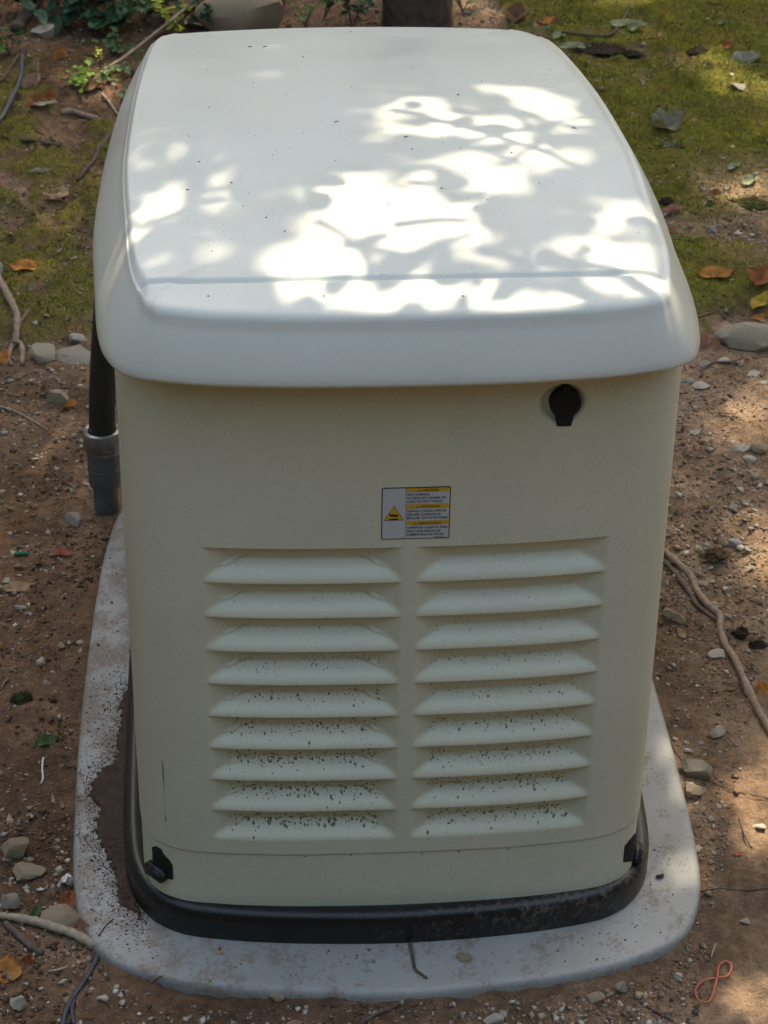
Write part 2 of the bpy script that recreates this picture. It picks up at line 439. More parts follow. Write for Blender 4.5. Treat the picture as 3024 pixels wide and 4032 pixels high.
ZT = np.array([(-0.3, 0.86), (-0.035, 0.8850), (0.02, 0.8890), (0.13, 0.8935), (0.28, 0.8910), (0.42, 0.8800), (0.60, 0.8580), (0.80, 0.8240), (0.92, 0.7995), (1.02, 0.7760), (1.12, 0.7480), (1.3, 0.67)])
_zy = np.linspace(-0.3, 1.3, 400); _zc = catmull(ZT, 20)
def zt(y): return np.interp(y, _zc[:, 0], _zc[:, 1])
def arch(y): return zt(y) - zt(-0.03)
YM = 0.497
LID = quarter([(0, -0.056), (0.103, -0.0545), (0.16, -0.051), (0.211, -0.046), (0.259, -0.0360), (0.280, -0.026), (0.295, -0.012), (0.307, 0.010), (0.3165, 0.040), (0.3225, 0.085), (0.327, 0.16), (0.334, 0.30), (0.333, 0.48), (0.329, 0.65), (0.324, 0.80), (0.320, 0.89), (0.315, 0.95), (0.302, 1.000), (0.270, 1.028), (0.15, 1.042), (0, 1.046)], YM)
def lid_outline():
    Q = np.vstack([LID, LID[:1]]); s = np.concatenate([[0], np.cumsum(np.linalg.norm(np.diff(Q, axis=0), axis=1))])
    # sample density: fine round the front corners and the groove's height, coarser elsewhere
    dens = np.where((Q[:, 1] < 0.10), 3.2, 1.0)
    w = np.concatenate([[0], np.cumsum(np.diff(s) * 0.5 * (dens[1:] + dens[:-1]))])
    t = np.linspace(0, w[-1], 640, endpoint=False)
    return np.stack([np.interp(t, w, Q[:, 0]), np.interp(t, w, Q[:, 1])], -1)

def lid_mesh():
    O = lid_outline(); O[:, 0] -= (0.006 * sstep(-0.02, 0.06, O[:, 1]) + 0.008 * sstep(0.05, 0.25, O[:, 1])) * np.clip((O[:, 0] - 0.15) / 0.12, 0, 1); Nn = normals2(O); n0 = len(O); rows = []
    a = arch(O[:, 1])
    fr = np.clip(-Nn[:, 1], 0, 1) ** 2                   # how much a point faces the front
    frb = np.clip(-Nn[:, 1], 0, 1) ** 2
    zs = 0.8760 + a - 0.0115 * frb; zb = 0.7950 + a * 0.97 + 0.010 * frb
    # rolled inner lip, outer lip, skirt
    for d, z in ((-0.006, zb + 0.006), (-0.003, zb + 0.0008), (0.0005, zb), (0.003, zb + 0.002), (0.0035, zb + 0.005)):
        rows.append(np.column_stack([O + Nn * d, z]))
    flare = np.where(O[:, 0] > 0, 0.034, 0.033) * (1 - frb) + 0.015 * frb
    for t in np.linspace(0.12, 1.0, 9):
        rows.append(np.column_stack([O + Nn * (0.0035 - (0.0035 + flare) * t ** 1.25)[:, None], zb + 0.005 + (zs - zb - 0.005) * t]))
    ds = np.concatenate([np.linspace(0.001, 0.016, 12), np.linspace(0.0172, 0.080, 50), np.linspace(0.084, 0.15, 16), np.linspace(0.16, 0.302, 18)])
    B = O - Nn * flare[:, None]
    for d in ds:
        P = np.column_stack([B[:, 0] * (1 - d / 0.302), YM + (B[:, 1] - YM) * (1 - d / 0.525)])
        P[:, 0] -= 0.010 * min(d / 0.02, 1) * (1 - d / 0.302)
        k = 0.85 * (1 - frb) + 0.20 * frb
        R = 0.006 * (1 - frb) + 0.012 * frb; rise = 0.0030 * (1 - frb) + 0.0165 * frb
        bz = rise * np.sqrt(np.clip(1 - (1 - np.minimum(d / R, 1)) ** 2, 0, 1))
        zb_ = zs + bz + k * np.maximum(0, d - R * 0.8)
        top = zt(P[:, 1]) + 0.008 * (1 - np.clip((P[:, 0] + 0.012) / 0.275, -1, 1) ** 2)
        e = 0.0030
        h = np.clip(0.5 + 0.5 * (top - zb_) / e, 0, 1)
        z = top * (1 - h) + zb_ * h - e * h * (1 - h)
        z = z - 0.0046 * np.exp(-((P[:, 1] - 0.021) / 0.0030) ** 2) * (1 if d > 0.008 else d / 0.008)
        rows.append(np.column_stack([P, z]))
    V = np.vstack(rows); F = gridfaces(len(rows), n0, True)
    return mkmesh('lid', V, F)
lid = gpart('lid', lid_mesh(), M['lid'])

# cabinet
BOD = quarter([(0, 0.0), (0.103, 0.0015), (0.16, 0.0045), (0.211, 0.0095), (0.25, 0.0165), (0.272, 0.0255), (0.288, 0.037), (0.300, 0.054), (0.3075, 0.08), (0.311, 0.12), (0.312, 0.20), (0.313, 0.45), (0.310, 0.63), (0.304, 0.80), (0.297, 0.89), (0.283, 0.945), (0.26, 0.978), (0.22, 0.993), (0.12, 1.002), (0, 1.004)], YM)
def body_outline():
    Q = np.vstack([BOD, BOD[:1]]); s = np.concatenate([[0], np.cumsum(np.linalg.norm(np.diff(Q, axis=0), axis=1))])
    dens = np.where(Q[:, 1] < 0.02, 420.0, np.where(Q[:, 1] < 0.12, 250.0, 45.0))
    w = np.concatenate([[0], np.cumsum(np.diff(s) * 0.5 * (dens[1:] + dens[:-1]))])
    t = np.linspace(0, w[-1], int(w[-1]), endpoint=False)
    return np.stack([np.interp(t, w, Q[:, 0]), np.interp(t, w, Q[:, 1])], -1)
BO = body_outline(); BN = normals2(BO)
_f = BO[(BO[:, 1] < 0.3)]; _f = _f[np.argsort(_f[:, 0])]
def front_y(x): return np.interp(x, _f[:, 0], _f[:, 1])
ROW0, PITCH = 0.5675, 0.04666
COLS = ((-0.2215, -0.0005), (0.0135, 0.2300))
LOCK = (0.1665, 0.7425, 0.0245)
def louver_depth(x, z):
    dep = np.zeros_like(x)
    for ci, (xl, xr) in enumerate(COLS):
        e = np.minimum(x - xl, xr - x)
        v = (ROW0 - z) / PITCH
        i = np.floor(v); v = v - i
        ok = (e > 0) & (i >= 0) & (i < 9)
        D = np.where(v < 0.04, 0.0070 + 0.0025 * v / 0.04, np.where(v < 0.47, 0.0095 + 0.0062 * (v - 0.04) / 0.43, 0.0157 * (1 - sstep(0.40, 0.97, v)) / (1 - float(sstep(0.40, 0.97, 0.47)))))
        lim = 0.52 * e
        kk = 0.0035; h = np.clip(0.5 + 0.5 * (lim - D) / kk, 0, 1)
        d = lim * (1 - h) + D * h - kk * h * (1 - h)
        d = np.maximum(d, 0) * sstep(0, 0.006, e)
        if ci == 0:                        # the left bank has a raised hood line pressed round each opening
            vh = 0.22 + 0.38 * sstep(0.060, 0.022, e)
            d = np.where(e > 0.018, d + 0.0014 * sstep(vh, vh + 0.05, v) * sstep(0.60, 0.44, v) - 0.0026 * np.exp(-((v - vh) / 0.030) ** 2) * sstep(0.70, 0.5, v), d)
        dep = np.where(ok, np.maximum(dep, d), dep)
    return dep
def body_disp(x, y, z):
    """inward displacement of the cabinet skin"""
    fr = y < 0.06
    d = np.where(fr, louver_depth(x, z), 0.0)
    r = np.hypot(x - LOCK[0], z - LOCK[1])
    d = d + np.where(fr, 0.0085 * sstep(LOCK[2] + 0.0015, LOCK[2] - 0.006, r), 0)
    d = d + 0.0015 * sstep(0.1275, 0.1262, z)
    return d
zr = np.concatenate([np.linspace(0.020, 0.112, 18), np.linspace(0.115, 0.135, 16), np.linspace(0.139, 0.1485, 4),
                     np.arange(0.1496, ROW0 + 0.004, PITCH / 36), np.linspace(0.58, 0.705, 10), np.linspace(0.712, 0.772, 30), [0.79, 0.812]])
zr = np.unique(np.round(zr, 5))
nb = len(BO); rows = []
ztop = 0.812 + np.minimum(0, arch(BO[:, 1]))
for z in zr:
    zz = z if z < 0.55 else 0
    Z = np.full(nb, z)
    Z = np.where(BO[:, 1] > 0.1, 0.02 + (z - 0.02) * (ztop - 0.02) / (0.812 - 0.02), Z)
    d = body_disp(BO[:, 0], BO[:, 1], Z)
    rows.append(np.column_stack([BO - BN * d[:, None], Z]))
BV = np.vstack(rows); BF = gridfaces(len(zr), nb, True)
cx = BO[BF[:, 0] % nb, 0]; cx2 = BO[BF[:, 1] % nb, 0]; cyy = BO[BF[:, 0] % nb, 1]
fz = (zr[BF[:, 0] // nb] + zr[BF[:, 2] // nb]) / 2; fxm = (cx + cx2) / 2
own = np.full(len(BF), -1)
for ci, (xl, xr) in enumerate(COLS):
    for i in range(9):
        k = (cyy < 0.06) & (fxm > xl) & (fxm < xr) & (fz < ROW0 - PITCH * i + 0.0004) & (fz > ROW0 - PITCH * (i + 1) + 0.0004)
        own[k] = ci * 9 + i
def sub(V, F, name):
    u, inv = np.unique(F, return_inverse=True)
    return mkmesh(name, V[u], inv.reshape(F.shape))
body = gpart('cabinet', sub(BV, BF[own < 0], 'cabinet'), M['body'])
for k in range(18):
    lv = sub(BV, BF[own == k], 'louver')
    o = link('louver', lv, M['body'], body)

# black plastic base
BAS = resample(quarter([(0, -0.021), (0.09, -0.0175), (0.17, -0.010), (0.235, 0.0015), (0.268, 0.013), (0.295, 0.033), (0.316, 0.063), (0.328, 0.10), (0.334, 0.15), (0.337, 0.24), (0.338, 0.45), (0.336, 0.65), (0.331, 0.80), (0.322, 0.90), (0.300, 0.965), (0.265, 0.998), (0.2, 1.015), (0, 1.022)], YM), 420)
Nn = normals2(BAS); rows = []
for d, z in ((0, 0.0004), (0.0012, 0.004), (0.0012, 0.030), (0.0, 0.0375), (-0.003, 0.0425), (-0.008, 0.0450), (-0.014, 0.0455), (-0.019, 0.044), (-0.030, 0.040)):
    rows.append(np.column_stack([BAS + Nn * d, np.full(len(BAS), z)]))
base = gpart('base', mkmesh('base', np.vstack(rows), gridfaces(len(rows), len(BAS), True)), None)
mt, n, b = mat_new('dusty_black_plastic')
f1 = noise(n, 150, 4, 0.7); f2 = noise(n, 9, 4)
tcx = N(n, 'ShaderNodeNewGeometry'); sx = N(n, 'ShaderNodeSeparateXYZ'); n.links.new(tcx.outputs['Position'], sx.inputs[0])
mr = N(n, 'ShaderNodeMapRange'); mr.inputs[1].default_value = -0.15; mr.inputs[2].default_value = 0.34; mr.inputs[3].default_value = -0.10; mr.inputs[4].default_value = 0.06
n.links.new(sx.outputs[0], mr.inputs[0])
ad = N(n, 'ShaderNodeMath', operation='MULTIPLY_ADD'); n.links.new(f2.outputs[0], ad.inputs[0]); ad.inputs[1].default_value = 0.35; n.links.new(f1.outputs[0], ad.inputs[2])
ad3 = N(n, 'ShaderNodeMath', operation='ADD'); n.links.new(ad.outputs[0], ad3.inputs[0]); n.links.new(mr.outputs[0], ad3.inputs[1])
dm = ramp(n, ad3.outputs[0], [(0.70, (0, 0, 0)), (0.86, (0.6, 0.6, 0.6))])
n.links.new(mix(n, dm.outputs[0], (0.008, 0.008, 0.009), (0.17, 0.135, 0.10)), b.inputs['Base Color'])
n.links.new(ramp(n, dm.outputs[0], [(0, (0.36, 0.36, 0.36)), (1, (0.85, 0.85, 0.85))]).outputs[0], b.inputs['Roughness'])
bump(n, b, f1.outputs[0], 0.12, 0.0006)
base.data.materials.append(mt)

# lifting slots at the front corners: hole darkness painted as a black patch, with a bracket tab
def wall_point(x, z, off):
    """point on the cabinet skin near plan abscissa x (front and corner), pushed outwards"""
    i = np.argmin(np.abs(BO[:, 0] - x) + 10 * (BO[:, 1] > 0.2))
    return np.array([BO[i, 0] + BN[i, 0] * (off - 0.0013), BO[i, 1] + BN[i, 1] * (off - 0.0013), z])
def hull_pt(s, D, off):
    """cabinet surface point under reading-grid position D near a corner"""
    best = None
    for i in np.where(BO[:, 1] < 0.16)[0]:
        if BO[i, 0] * s < 0.2 or BN[i, 0] * (CAM[0] - BO[i, 0]) + BN[i, 1] * (CAM[1] - BO[i, 1]) < 0: continue
        p = on_y(D, BO[i, 1] + BN[i, 1] * -0.0013)
        e = abs(p[0] - (BO[i, 0] + BN[i, 0] * -0.0013))
        if best is None or e < best[0]: best = (e, i, p[2])
    _, i, z = best
    return np.array([BO[i, 0] + BN[i, 0] * (off - 0.0013), BO[i, 1] + BN[i, 1] * (off - 0.0013), z])
slotL = [(330, 1829), (337, 1828), (346, 1834), (356, 1845), (365, 1858), (371, 1869), (373, 1880), (376, 1899), (362, 1897), (346, 1895), (334, 1893), (333, 1880), (331, 1860), (329, 1842)]
slotR = [(1381, 1793), (1377, 1795), (1368, 1804), (1358, 1816), (1350, 1828), (1348, 1842), (1344, 1862), (1355, 1861), (1366, 1859), (1377, 1856), (1379, 1840), (1382, 1818), (1383, 1803)]
for s, sl in ((-1, slotL), (1, slotR)):
    sa = np.array(sl, float); ca_ = sa.mean(0); k = len(sl)
    bb = np.array([hull_pt(s, D, -0.002) for D in sl]); lays = [bb]
    for f_ in (1.0, 0.8, 0.6, 0.4, 0.2): lays.append(np.array([hull_pt(s, D, 0.0012) for D in ca_ + (sa - ca_) * f_]))
    V = np.vstack(lays + [[hull_pt(s, ca_, 0.0012)]])
    F = []
    for q in range(5): F += [[q * k + i, q * k + (i + 1) % k, (q + 1) * k + (i + 1) % k, (q + 1) * k + i] for i in range(k)]
    F += [[5 * k + i, 5 * k + (i + 1) % k, 6 * k] for i in range(k)]
    sl_o = gpart('lifting_slot_shade', mkmesh('lifting_slot_shade', V, F, False), M['hole'])
    D0 = (342, 1880) if s < 0 else (1372, 1842)
    p = hull_pt(s, D0, 0.0); q = hull_pt(s, D0, 0.01); nrm = (q - p); nrm /= np.linalg.norm(nrm); tg = np.array([-nrm[1], nrm[0], 0])
    V, F = box(-0.0165, 0.0165, -0.004, 0.010, -0.0085, 0.0085, 0.003)
    V = p + V[:, :1] * tg + V[:, 1:2] * nrm + V[:, 2:3] * np.array([0, 0, 1.0])
    link('bracket_tab', mkmesh('bracket_tab', V, F), M['black'], sl_o)

# lock with hanging cover in its dish
th = np.linspace(np.radians(-52), np.radians(232), 40)
pts = [(0.0168 * math.cos(t), 0.0172 * math.sin(t) + 0.001) for t in th]
pts = [(0.0075, -0.0265)] + pts + [(-0.0075, -0.0265)]
top = [i for i, q in enumerate(pts) if abs(q[0]) < 0.0036 and q[1] > 0]
pts = pts[:top[0]] + [(0.0036, 0.0185), (0.0032, 0.0228), (-0.0032, 0.0228), (-0.0036, 0.0185)] + pts[top[-1] + 1:]
y0 = float(front_y(LOCK[0])); k = len(pts)
lx = LOCK[0] + 0.0028
A = np.array([(lx + q[0], y0 + 0.0085, LOCK[1] + q[1]) for q in pts]); Bq = A.copy(); Bq[:, 1] = y0 - 0.0015
V = np.vstack([A, Bq]); F = [[i, (i + 1) % k, k + (i + 1) % k, k + i] for i in range(k)] + [[k + i for i in range(k)]]
lock = gpart('lock_cover', mkmesh('lock_cover', V, F, False), M['hole'])

# warning label
lab = bpy.data.objects.new('warning_label', None); COL.objects.link(lab); lab.parent = gen; lab.location = GINV
lab['label'] = 'white trilingual caution label with yellow headings'
LX0, LX1, LZ0, LZ1 = -0.0250, 0.0497, 0.5795, 0.6460
def plate(name, x0, x1, z0, z1, lay, mat, rad=0.0):
    y = -0.0006 - 0.00022 * lay
    if rad:
        c = []
        for (cx_, cz_, a0) in ((x1 - rad, z1 - rad, 0), (x0 + rad, z1 - rad, 90), (x0 + rad, z0 + rad, 180), (x1 - rad, z0 + rad, 270)):
            for a in np.radians(np.linspace(a0, a0 + 90, 5)): c.append((cx_ + rad * math.cos(a), cz_ + rad * math.sin(a)))
    else: c = [(x1, z1), (x0, z1), (x0, z0), (x1, z0)]
    return poly_plate(name, c, y, mat)
def poly_plate(name, c, y, mat):
    k = len(c); V = np.array([(q[0], y, q[1]) for q in c] + [(q[0], y + 0.0012, q[1]) for q in c])
    F = [list(range(k))] + [[i, k + i, k + (i + 1) % k, (i + 1) % k] for i in range(k)]
    me = mkmesh(name, V, F, False)
    bm = bmesh.new(); bm.from_mesh(me); bmesh.ops.recalc_face_normals(bm, faces=bm.faces[:]); bm.to_mesh(me); bm.free()
    return link(name, me, mat, lab)
plate('label_border', LX0, LX1, LZ0, LZ1, 0, M['ink'], 0.0016)
xm = LX0 + 0.0262
plate('label_panel', LX0 + 0.0010, xm - 0.0002, LZ0 + 0.0010, LZ1 - 0.0010, 1, M['white'], 0.001)
bands = ((LZ1 - 0.0010, 0.0046), (LZ1 - 0.0218, 0.0050), (LZ1 - 0.0432, 0.0050))
tz = [bz - bh - 0.0003 for bz, bh in bands]; tb = [bands[1][0] + 0.0003, bands[2][0] + 0.0003, LZ0 + 0.0010]
for (bz, bh), t1, t0 in zip(bands, tz, tb):
    plate('heading_band', xm + 0.0002, LX1 - 0.0010, bz - bh, bz, 1, M['yellow'])
    plate('text_panel', xm + 0.0002, LX1 - 0.0010, t0, t1, 1, M['white'])
tri = lambda cx_, cz_, r: [(cx_, cz_ + r), (cx_ - 0.92 * r, cz_ - 0.62 * r), (cx_ + 0.92 * r, cz_ - 0.62 * r)]
tcx_, tcz_ = LX0 + 0.0135, LZ0 + 0.0325
poly_plate('triangle_border', tri(tcx_, tcz_ - 0.0005, 0.0118), -0.00104, M['ink'])
poly_plate('warning_triangle', tri(tcx_, tcz_ - 0.0005, 0.0108), -0.00126, M['yellow'])
hand = [(-0.0058, 0.0022), (-0.0030, 0.0016), (-0.0006, 0.0018), (0.0018, 0.0008), (0.0034, 0.0006), (0.0052, 0.0018), (0.0050, -0.0006), (0.0038, -0.0022), (0.0014, -0.0026), (-0.0010, -0.0014), (-0.0058, -0.0006), (-0.0040, 0.0002), (-0.0060, 0.0008)]
poly_plate('hand_symbol', [(tcx_ + q[0] * 0.9, tcz_ - 0.0010 + q[1] * 0.9) for q in hand], -0.00148, M['ink'])
poly_plate('hot_surface_symbol', [(tcx_ - 0.0055, tcz_ - 0.0070), (tcx_ + 0.0050, tcz_ - 0.0070), (tcx_ + 0.0050, tcz_ - 0.0053), (tcx_ - 0.0055, tcz_ - 0.0053)], -0.00148, M['ink'])
def text_mesh(s, x, z, size, align='LEFT', wide=None):
    cu = bpy.data.curves.new('t', 'FONT'); cu.body = s; cu.size = size; cu.align_x = align; cu.extrude = 0.0; cu.offset = size * 0.012; cu.resolution_u = 2
    ob = bpy.data.objects.new('t', cu); COL.objects.link(ob)
    dg = bpy.context.evaluated_depsgraph_get(); dg.update()
    me = ob.evaluated_get(dg).to_mesh(); V = np.array([v.co[:] for v in me.vertices]); F = [list(p.vertices) for p in me.polygons]
    ob.evaluated_get(dg).to_mesh_clear(); bpy.data.objects.remove(ob); bpy.data.curves.remove(cu)
    if wide:
        w = V[:, 0].max() - V[:, 0].min(); V[:, 0] *= wide / w
    return np.column_stack([x + V[:, 0], np.full(len(V), -0.00150), z + V[:, 1]]), F
heads = ('CAUTION', 'ATTENTION', 'PRECAUCIÓN')
wids = (0.0172, 0.0212, 0.0246)
txt = (('HOT SURFACE.', 'TO REDUCE THE RISK OF', 'BURN. DO NOT TOUCH.'), ('SURFACE CHAUDE. AFIN DE', 'RÉDUIRE LE RISQUE DE', 'BRÛLURE. NE PAS TOUCHER.'), ('SUPERFICIE CALIENTE. PARA', 'REDUCIR EL RIESGO DE', 'QUEMADURAS. NO TOCAR.'))
tw = ((0.0250, 0.0425, 0.0392), (0.0430, 0.0368, 0.0455), (0.0455, 0.0372, 0.0415))
parts = []; hp = []
for bi, (bz, bh) in enumerate(bands):
    hx = (xm + LX1) / 2 - wids[bi] / 2 + 0.002
    hp.append(text_mesh(heads[bi], hx, bz - bh + 0.0010, 0.0042, wide=wids[bi]))
    t = tri(hx - 0.0032, bz - bh + 0.0021, 0.0021); t2 = tri(hx - 0.0032, bz - bh + 0.0021, 0.0014)
    hp.append((np.array([(q[0], -0.0015, q[1]) for q in t + t2]), [[0, 1, 4, 3], [1, 2, 5, 4], [2, 0, 3, 5]]))
    hp.append((np.array([(hx - 0.0034, -0.0015, bz - bh + 0.0012), (hx - 0.0030, -0.0015, bz - bh + 0.0012), (hx - 0.0030, -0.0015, bz - bh + 0.0010), (hx - 0.0034, -0.0015, bz - bh + 0.0010)]), [[0, 1, 2, 3]]))
    for li, s in enumerate(txt[bi]):
        parts.append(text_mesh(s, xm + 0.0010, tz[bi] - 0.0041 - li * 0.00455, 0.0040, wide=tw[bi][li]))
parts.append(text_mesh('0H4823ZB Rev. C', xm + 0.0315, LZ0 + 0.0018, 0.0017, wide=0.0135))
V, F = join(hp); link('heading_lettering', mkmesh('heading_lettering', V, F, False), simple('label_red_brown', (0.10, 0.035, 0.01), None, 60, 0.5), lab)
V, F = join(parts); link('lettering', mkmesh('lettering', V, F, False), M['ink'], lab)

# mud splashes on the louvers and lower cabinet: uncountable droplets
rng = np.random.default_rng(7)
dv, df = [], []
_ang = np.linspace(0, 2 * np.pi, 8, endpoint=False)
def droplet(x, z, r, el):
    d = float(body_disp(np.array([x]), np.array([0.0]), np.array([z]))[0])
    dz = 0.002; d2 = float(body_disp(np.array([x]), np.array([0.0]), np.array([z - dz]))[0])
    sl = np.clip((d - d2) / dz, -1.5, 1.5)
    y = float(front_y(x)) + d
    b0 = sum(len(a) for a in dv)
    ring = np.column_stack([x + r * np.cos(_ang), np.zeros(8), z + r * el * np.sin(_ang)])
    ring[:, 1] = y + 0.0003 + (ring[:, 2] - z) * sl
    r2 = np.column_stack([x + 0.6 * r * np.cos(_ang), np.zeros(8), z - 0.15 * r + 0.6 * r * el * np.sin(_ang)])
    r2[:, 1] = y - 0.32 * r + (r2[:, 2] - z) * sl
    dv.append(np.vstack([ring, r2, [[x, y - 0.42 * r, z - 0.2 * r]]]))
    for k in range(8):
        k2 = (k + 1) % 8
        df.append([b0 + k, b0 + k2, b0 + 8 + k2, b0 + 8 + k]); df.append([b0 + 8 + k, b0 + 8 + k2, b0 + 16])
cnt = (14, 36, 80, 140, 210, 290, 340, 350, 300)
for ci, (xl, xr) in enumerate(COLS):
    for i, c_ in enumerate(cnt):
        for _ in range(int(c_ * (1.0 if ci == 0 else 0.9))):
            x = rng.uniform(xl + 0.022, xr - 0.022); v = np.clip(rng.normal(0.46, 0.15), 0.08, 0.88)
            if v > 0.68 and rng.random() < 0.6: v *= 0.7
            big = rng.random() < 0.04 * max(0, i - 1.5) * (1 if ci == 0 else 0.5)
            r = (rng.uniform(0.0010, 0.0018) if big else 0.00040 + 0.0008 * rng.random() ** 2.0) * (0.75 + 0.05 * i)
            droplet(x, ROW0 - PITCH * (i + v), r, rng.uniform(0.8, 1.35))
for _ in range(900):
    x = rng.uniform(-0.25, 0.25); z = 0.05 + 0.3 * rng.beta(1.0, 2.4); droplet(x, z, rng.uniform(0.00025, 0.00065), 1.0)
for x, z in ((-0.11, 0.124), (-0.055, 0.125), (0.075, 0.124), (0.135, 0.124), (0.03, 0.1235)): droplet(x, z, 0.0018, 0.8)
o = link('mud_splatter', mkmesh('mud_splatter', np.vstack(dv), df), M['drop'], body); o['kind'] = 'stuff'
# dried drip and scuffs on the cabinet
V, F = tube([(-0.2755, float(front_y(-0.2755)) + 0.0001, z) for z in np.linspace(0.262, 0.165, 8)], [0.0004, 0.0015, 0.0013, 0.0006, 0.0003, 0.0003, 0.0004, 0.0012], 6, flat=(1, 0.25))
link('dried_drip', mkmesh('dried_drip', V, F), simple('drip', (0.24, 0.19, 0.09), None, 60, 0.6), body)

# debris specks lying on the roof
def lid_pt(D):
    y = 0.2
    for _ in range(12):
        p = on_z(D, float(zt(y)) + 0.010); y = 0.5 * y + 0.5 * p[1]
    return on_z(D, float(zt(p[1])) + 0.010)
SPK = [(727, 263, 9), (877, 296, 8), (954, 407, 5), (1240, 277, 9), (682, 680, 4), (655, 123, 3), (757, 69, 3), (990, 205, 6), (540, 101, 8), (572, 101, 8), (405, 410, 5), (500, 395, 4), (430, 350, 4), (890, 322, 3), (1105, 330, 3), (1040, 1, 2), (620, 560, 3), (700, 640, 3), (450, 640, 3), (1290, 690, 4), (1000, 640, 4), (840, 440, 3), (575, 470, 3), (615, 500, 3)]
for k, (x, y, s) in enumerate(SPK):
    if y < 60: continue
    p = lid_pt((x, y))
    if y > 600: p = on_y((x, y), 0.0) if y > 650 else p
    L = s / 1500 * 0.55; a = rng.uniform(-0.5, 0.5)
    dirv = np.array([math.cos(a), math.sin(a), 0])
    V, F = tube(np.array([p - dirv * L, p + [0, 0, 0.0006], p + dirv * L]), [0.0004, 0.0008, 0.0003], 5)
    o = link('debris_speck', mkmesh('debris_speck', V, F), M['darkwood'])
    tag(o, 'tiny dark bit of tree debris lying on the pale roof', 'debris', 'specks of debris on the roof')

dv2, df2 = [], []
for _ in range(190):
    D = (rng.uniform(300, 1440), rng.uniform(110, 600)); p = lid_pt(D)
    if abs(p[0]) > 0.25 or p[1] > 0.9: continue
    r = rng.uniform(0.0003, 0.0009); a = rng.uniform(0, 6.28); b0 = 5 * len(dv2)
    q = [p + r * np.array([math.cos(a + t) * f_, math.sin(a + t) * f_, -0.6]) for t, f_ in ((0, 1.7), (1.6, 0.6), (3.14, 1.4), (4.7, 0.7))] + [p + [0, 0, r * 0.7]]
    dv2.append(np.array(q)); df2 += [[b0, b0 + 1, b0 + 4], [b0 + 1, b0 + 2, b0 + 4], [b0 + 2, b0 + 3, b0 + 4], [b0 + 3, b0, b0 + 4]]
o = link('roof_dust', mkmesh('roof_dust', np.vstack(dv2), df2), M['drop']); tag(o, 'tiny dust flakes strewn over the pale roof', kind='stuff')

# ------------------------------------------------------------------ conduit
cxp, cyp = -0.389, 1.005
cond = empty('conduit_riser', (cxp, cyp, -0.03), 'black conduit with steel collar and grey coupling rising behind the left side of the cabinet', 'conduit')
def lathe(prof, ns=28):
    th = np.linspace(0, 2 * np.pi, ns, endpoint=False); V = []
    for r, z in prof: V.append(np.column_stack([r * np.cos(th), r * np.sin(th), np.full(ns, z)]))
    F = gridfaces(len(prof), ns, True).tolist(); F.append([(len(prof) - 1) * ns + i for i in range(ns)])
    return np.vstack(V), F
for nm, prof, mt_ in (('stub_pipe', [(0.0195, -0.05), (0.0195, 0.07)], 'pvc'),
                      ('coupling', [(0.0195, 0.064), (0.0245, 0.0645), (0.0252, 0.067), (0.0252, 0.092), (0.0258, 0.0925), (0.0258, 0.094), (0.0252, 0.0945), (0.0252, 0.126), (0.02, 0.127)], 'pvc'),
                      ('lock_ring', [(0.02, 0.122), (0.0262, 0.1225), (0.0272, 0.125), (0.0272, 0.131), (0.02, 0.132)], 'steel'),
                      ('collar', [(0.024, 0.1325), (0.0285, 0.133), (0.030, 0.136), (0.030, 0.158), (0.0285, 0.161), (0.0245, 0.1625), (0.0215, 0.161), (0.0212, 0.150)], 'steel')):
    V, F = lathe(prof); me = mkmesh(nm, V, F)
    o = link(nm, me, M[mt_], cond)
    md = me
    me.polygons.foreach_set('use_smooth', np.ones(len(me.polygons), bool)); me.set_sharp_from_angle(angle=math.radians(35))
# flexible riser leaning in and bending into the cabinet under the roof
V, F = tube(catmull([(0, 0, 0.14), (0.004, 0, 0.22), (0.018, 0.0, 0.36), (0.034, 0.0, 0.48), (0.05, -0.02, 0.545), (0.085, -0.05, 0.585), (0.13, -0.09, 0.59)], 6), 0.0205, 24)
link('riser_pipe', mkmesh('riser_pipe', V, F), M['flex'], cond)

# ------------------------------------------------------------------ soil washed on to the pad
poly = [(276, 1480), (262, 1500), (256, 1530), (257, 1560), (256, 1590), (254, 1622), (238, 1640), (222, 1652), (206, 1668), (188, 1716), (203, 1735), (214, 1752), (208, 1775), (204, 1800), (216, 1816), (220, 1838), (236, 1866), (242, 1886), (252, 1925), (263, 1958), (276, 1972), (310, 1990), (300, 1940), (290, 1850), (286, 1700), (284, 1480)]
pw = np.array([on_z(p, 0.001)[:2] for p in poly])
sx_ = np.arange(pw[:, 0].min() - 0.01, pw[:, 0].max() + 0.01, 0.0016); sy_ = np.arange(pw[:, 1].min() - 0.01, pw[:, 1].max() + 0.01, 0.0022)
PX, PY = np.meshgrid(sx_, sy_)
jx = PX + 0.007 * (fbm(PX * 60, PY * 60, 3, 3) - 0.5) * 2 + 0.006 * (vn(PX * 260, PY * 260, 8) - 0.5); jy = PY + 0.012 * (fbm(PX * 60, PY * 60, 6, 3) - 0.5) * 2
ins = inpoly(jx, jy, pw)
PZ = 0.0007 + 0.0045 * fbm(PX * 45, PY * 45, 12, 4) * 1.0
k = gridfaces(len(sy_), len(sx_)); good = ins.ravel()[k].all(1)
sv = np.stack([PX, PY, PZ], -1).reshape(-1, 3); kf = k[good]; u, inv = np.unique(kf, return_inverse=True)
edge = np.zeros(len(sv), int); np.add.at(edge, kf.ravel(), 1); sv[(edge > 0) & (edge < 4), 2] = 0.0003
M['soil'] = rockmat('dark_soil', (0.050, 0.031, 0.023), (0.10, 0.062, 0.045))
tag(link('soil_drift', mkmesh('soil_drift', sv[u], inv.reshape(kf.shape)), M['soil']), 'dark soil washed onto the pad along the left of the black base', kind='stuff')

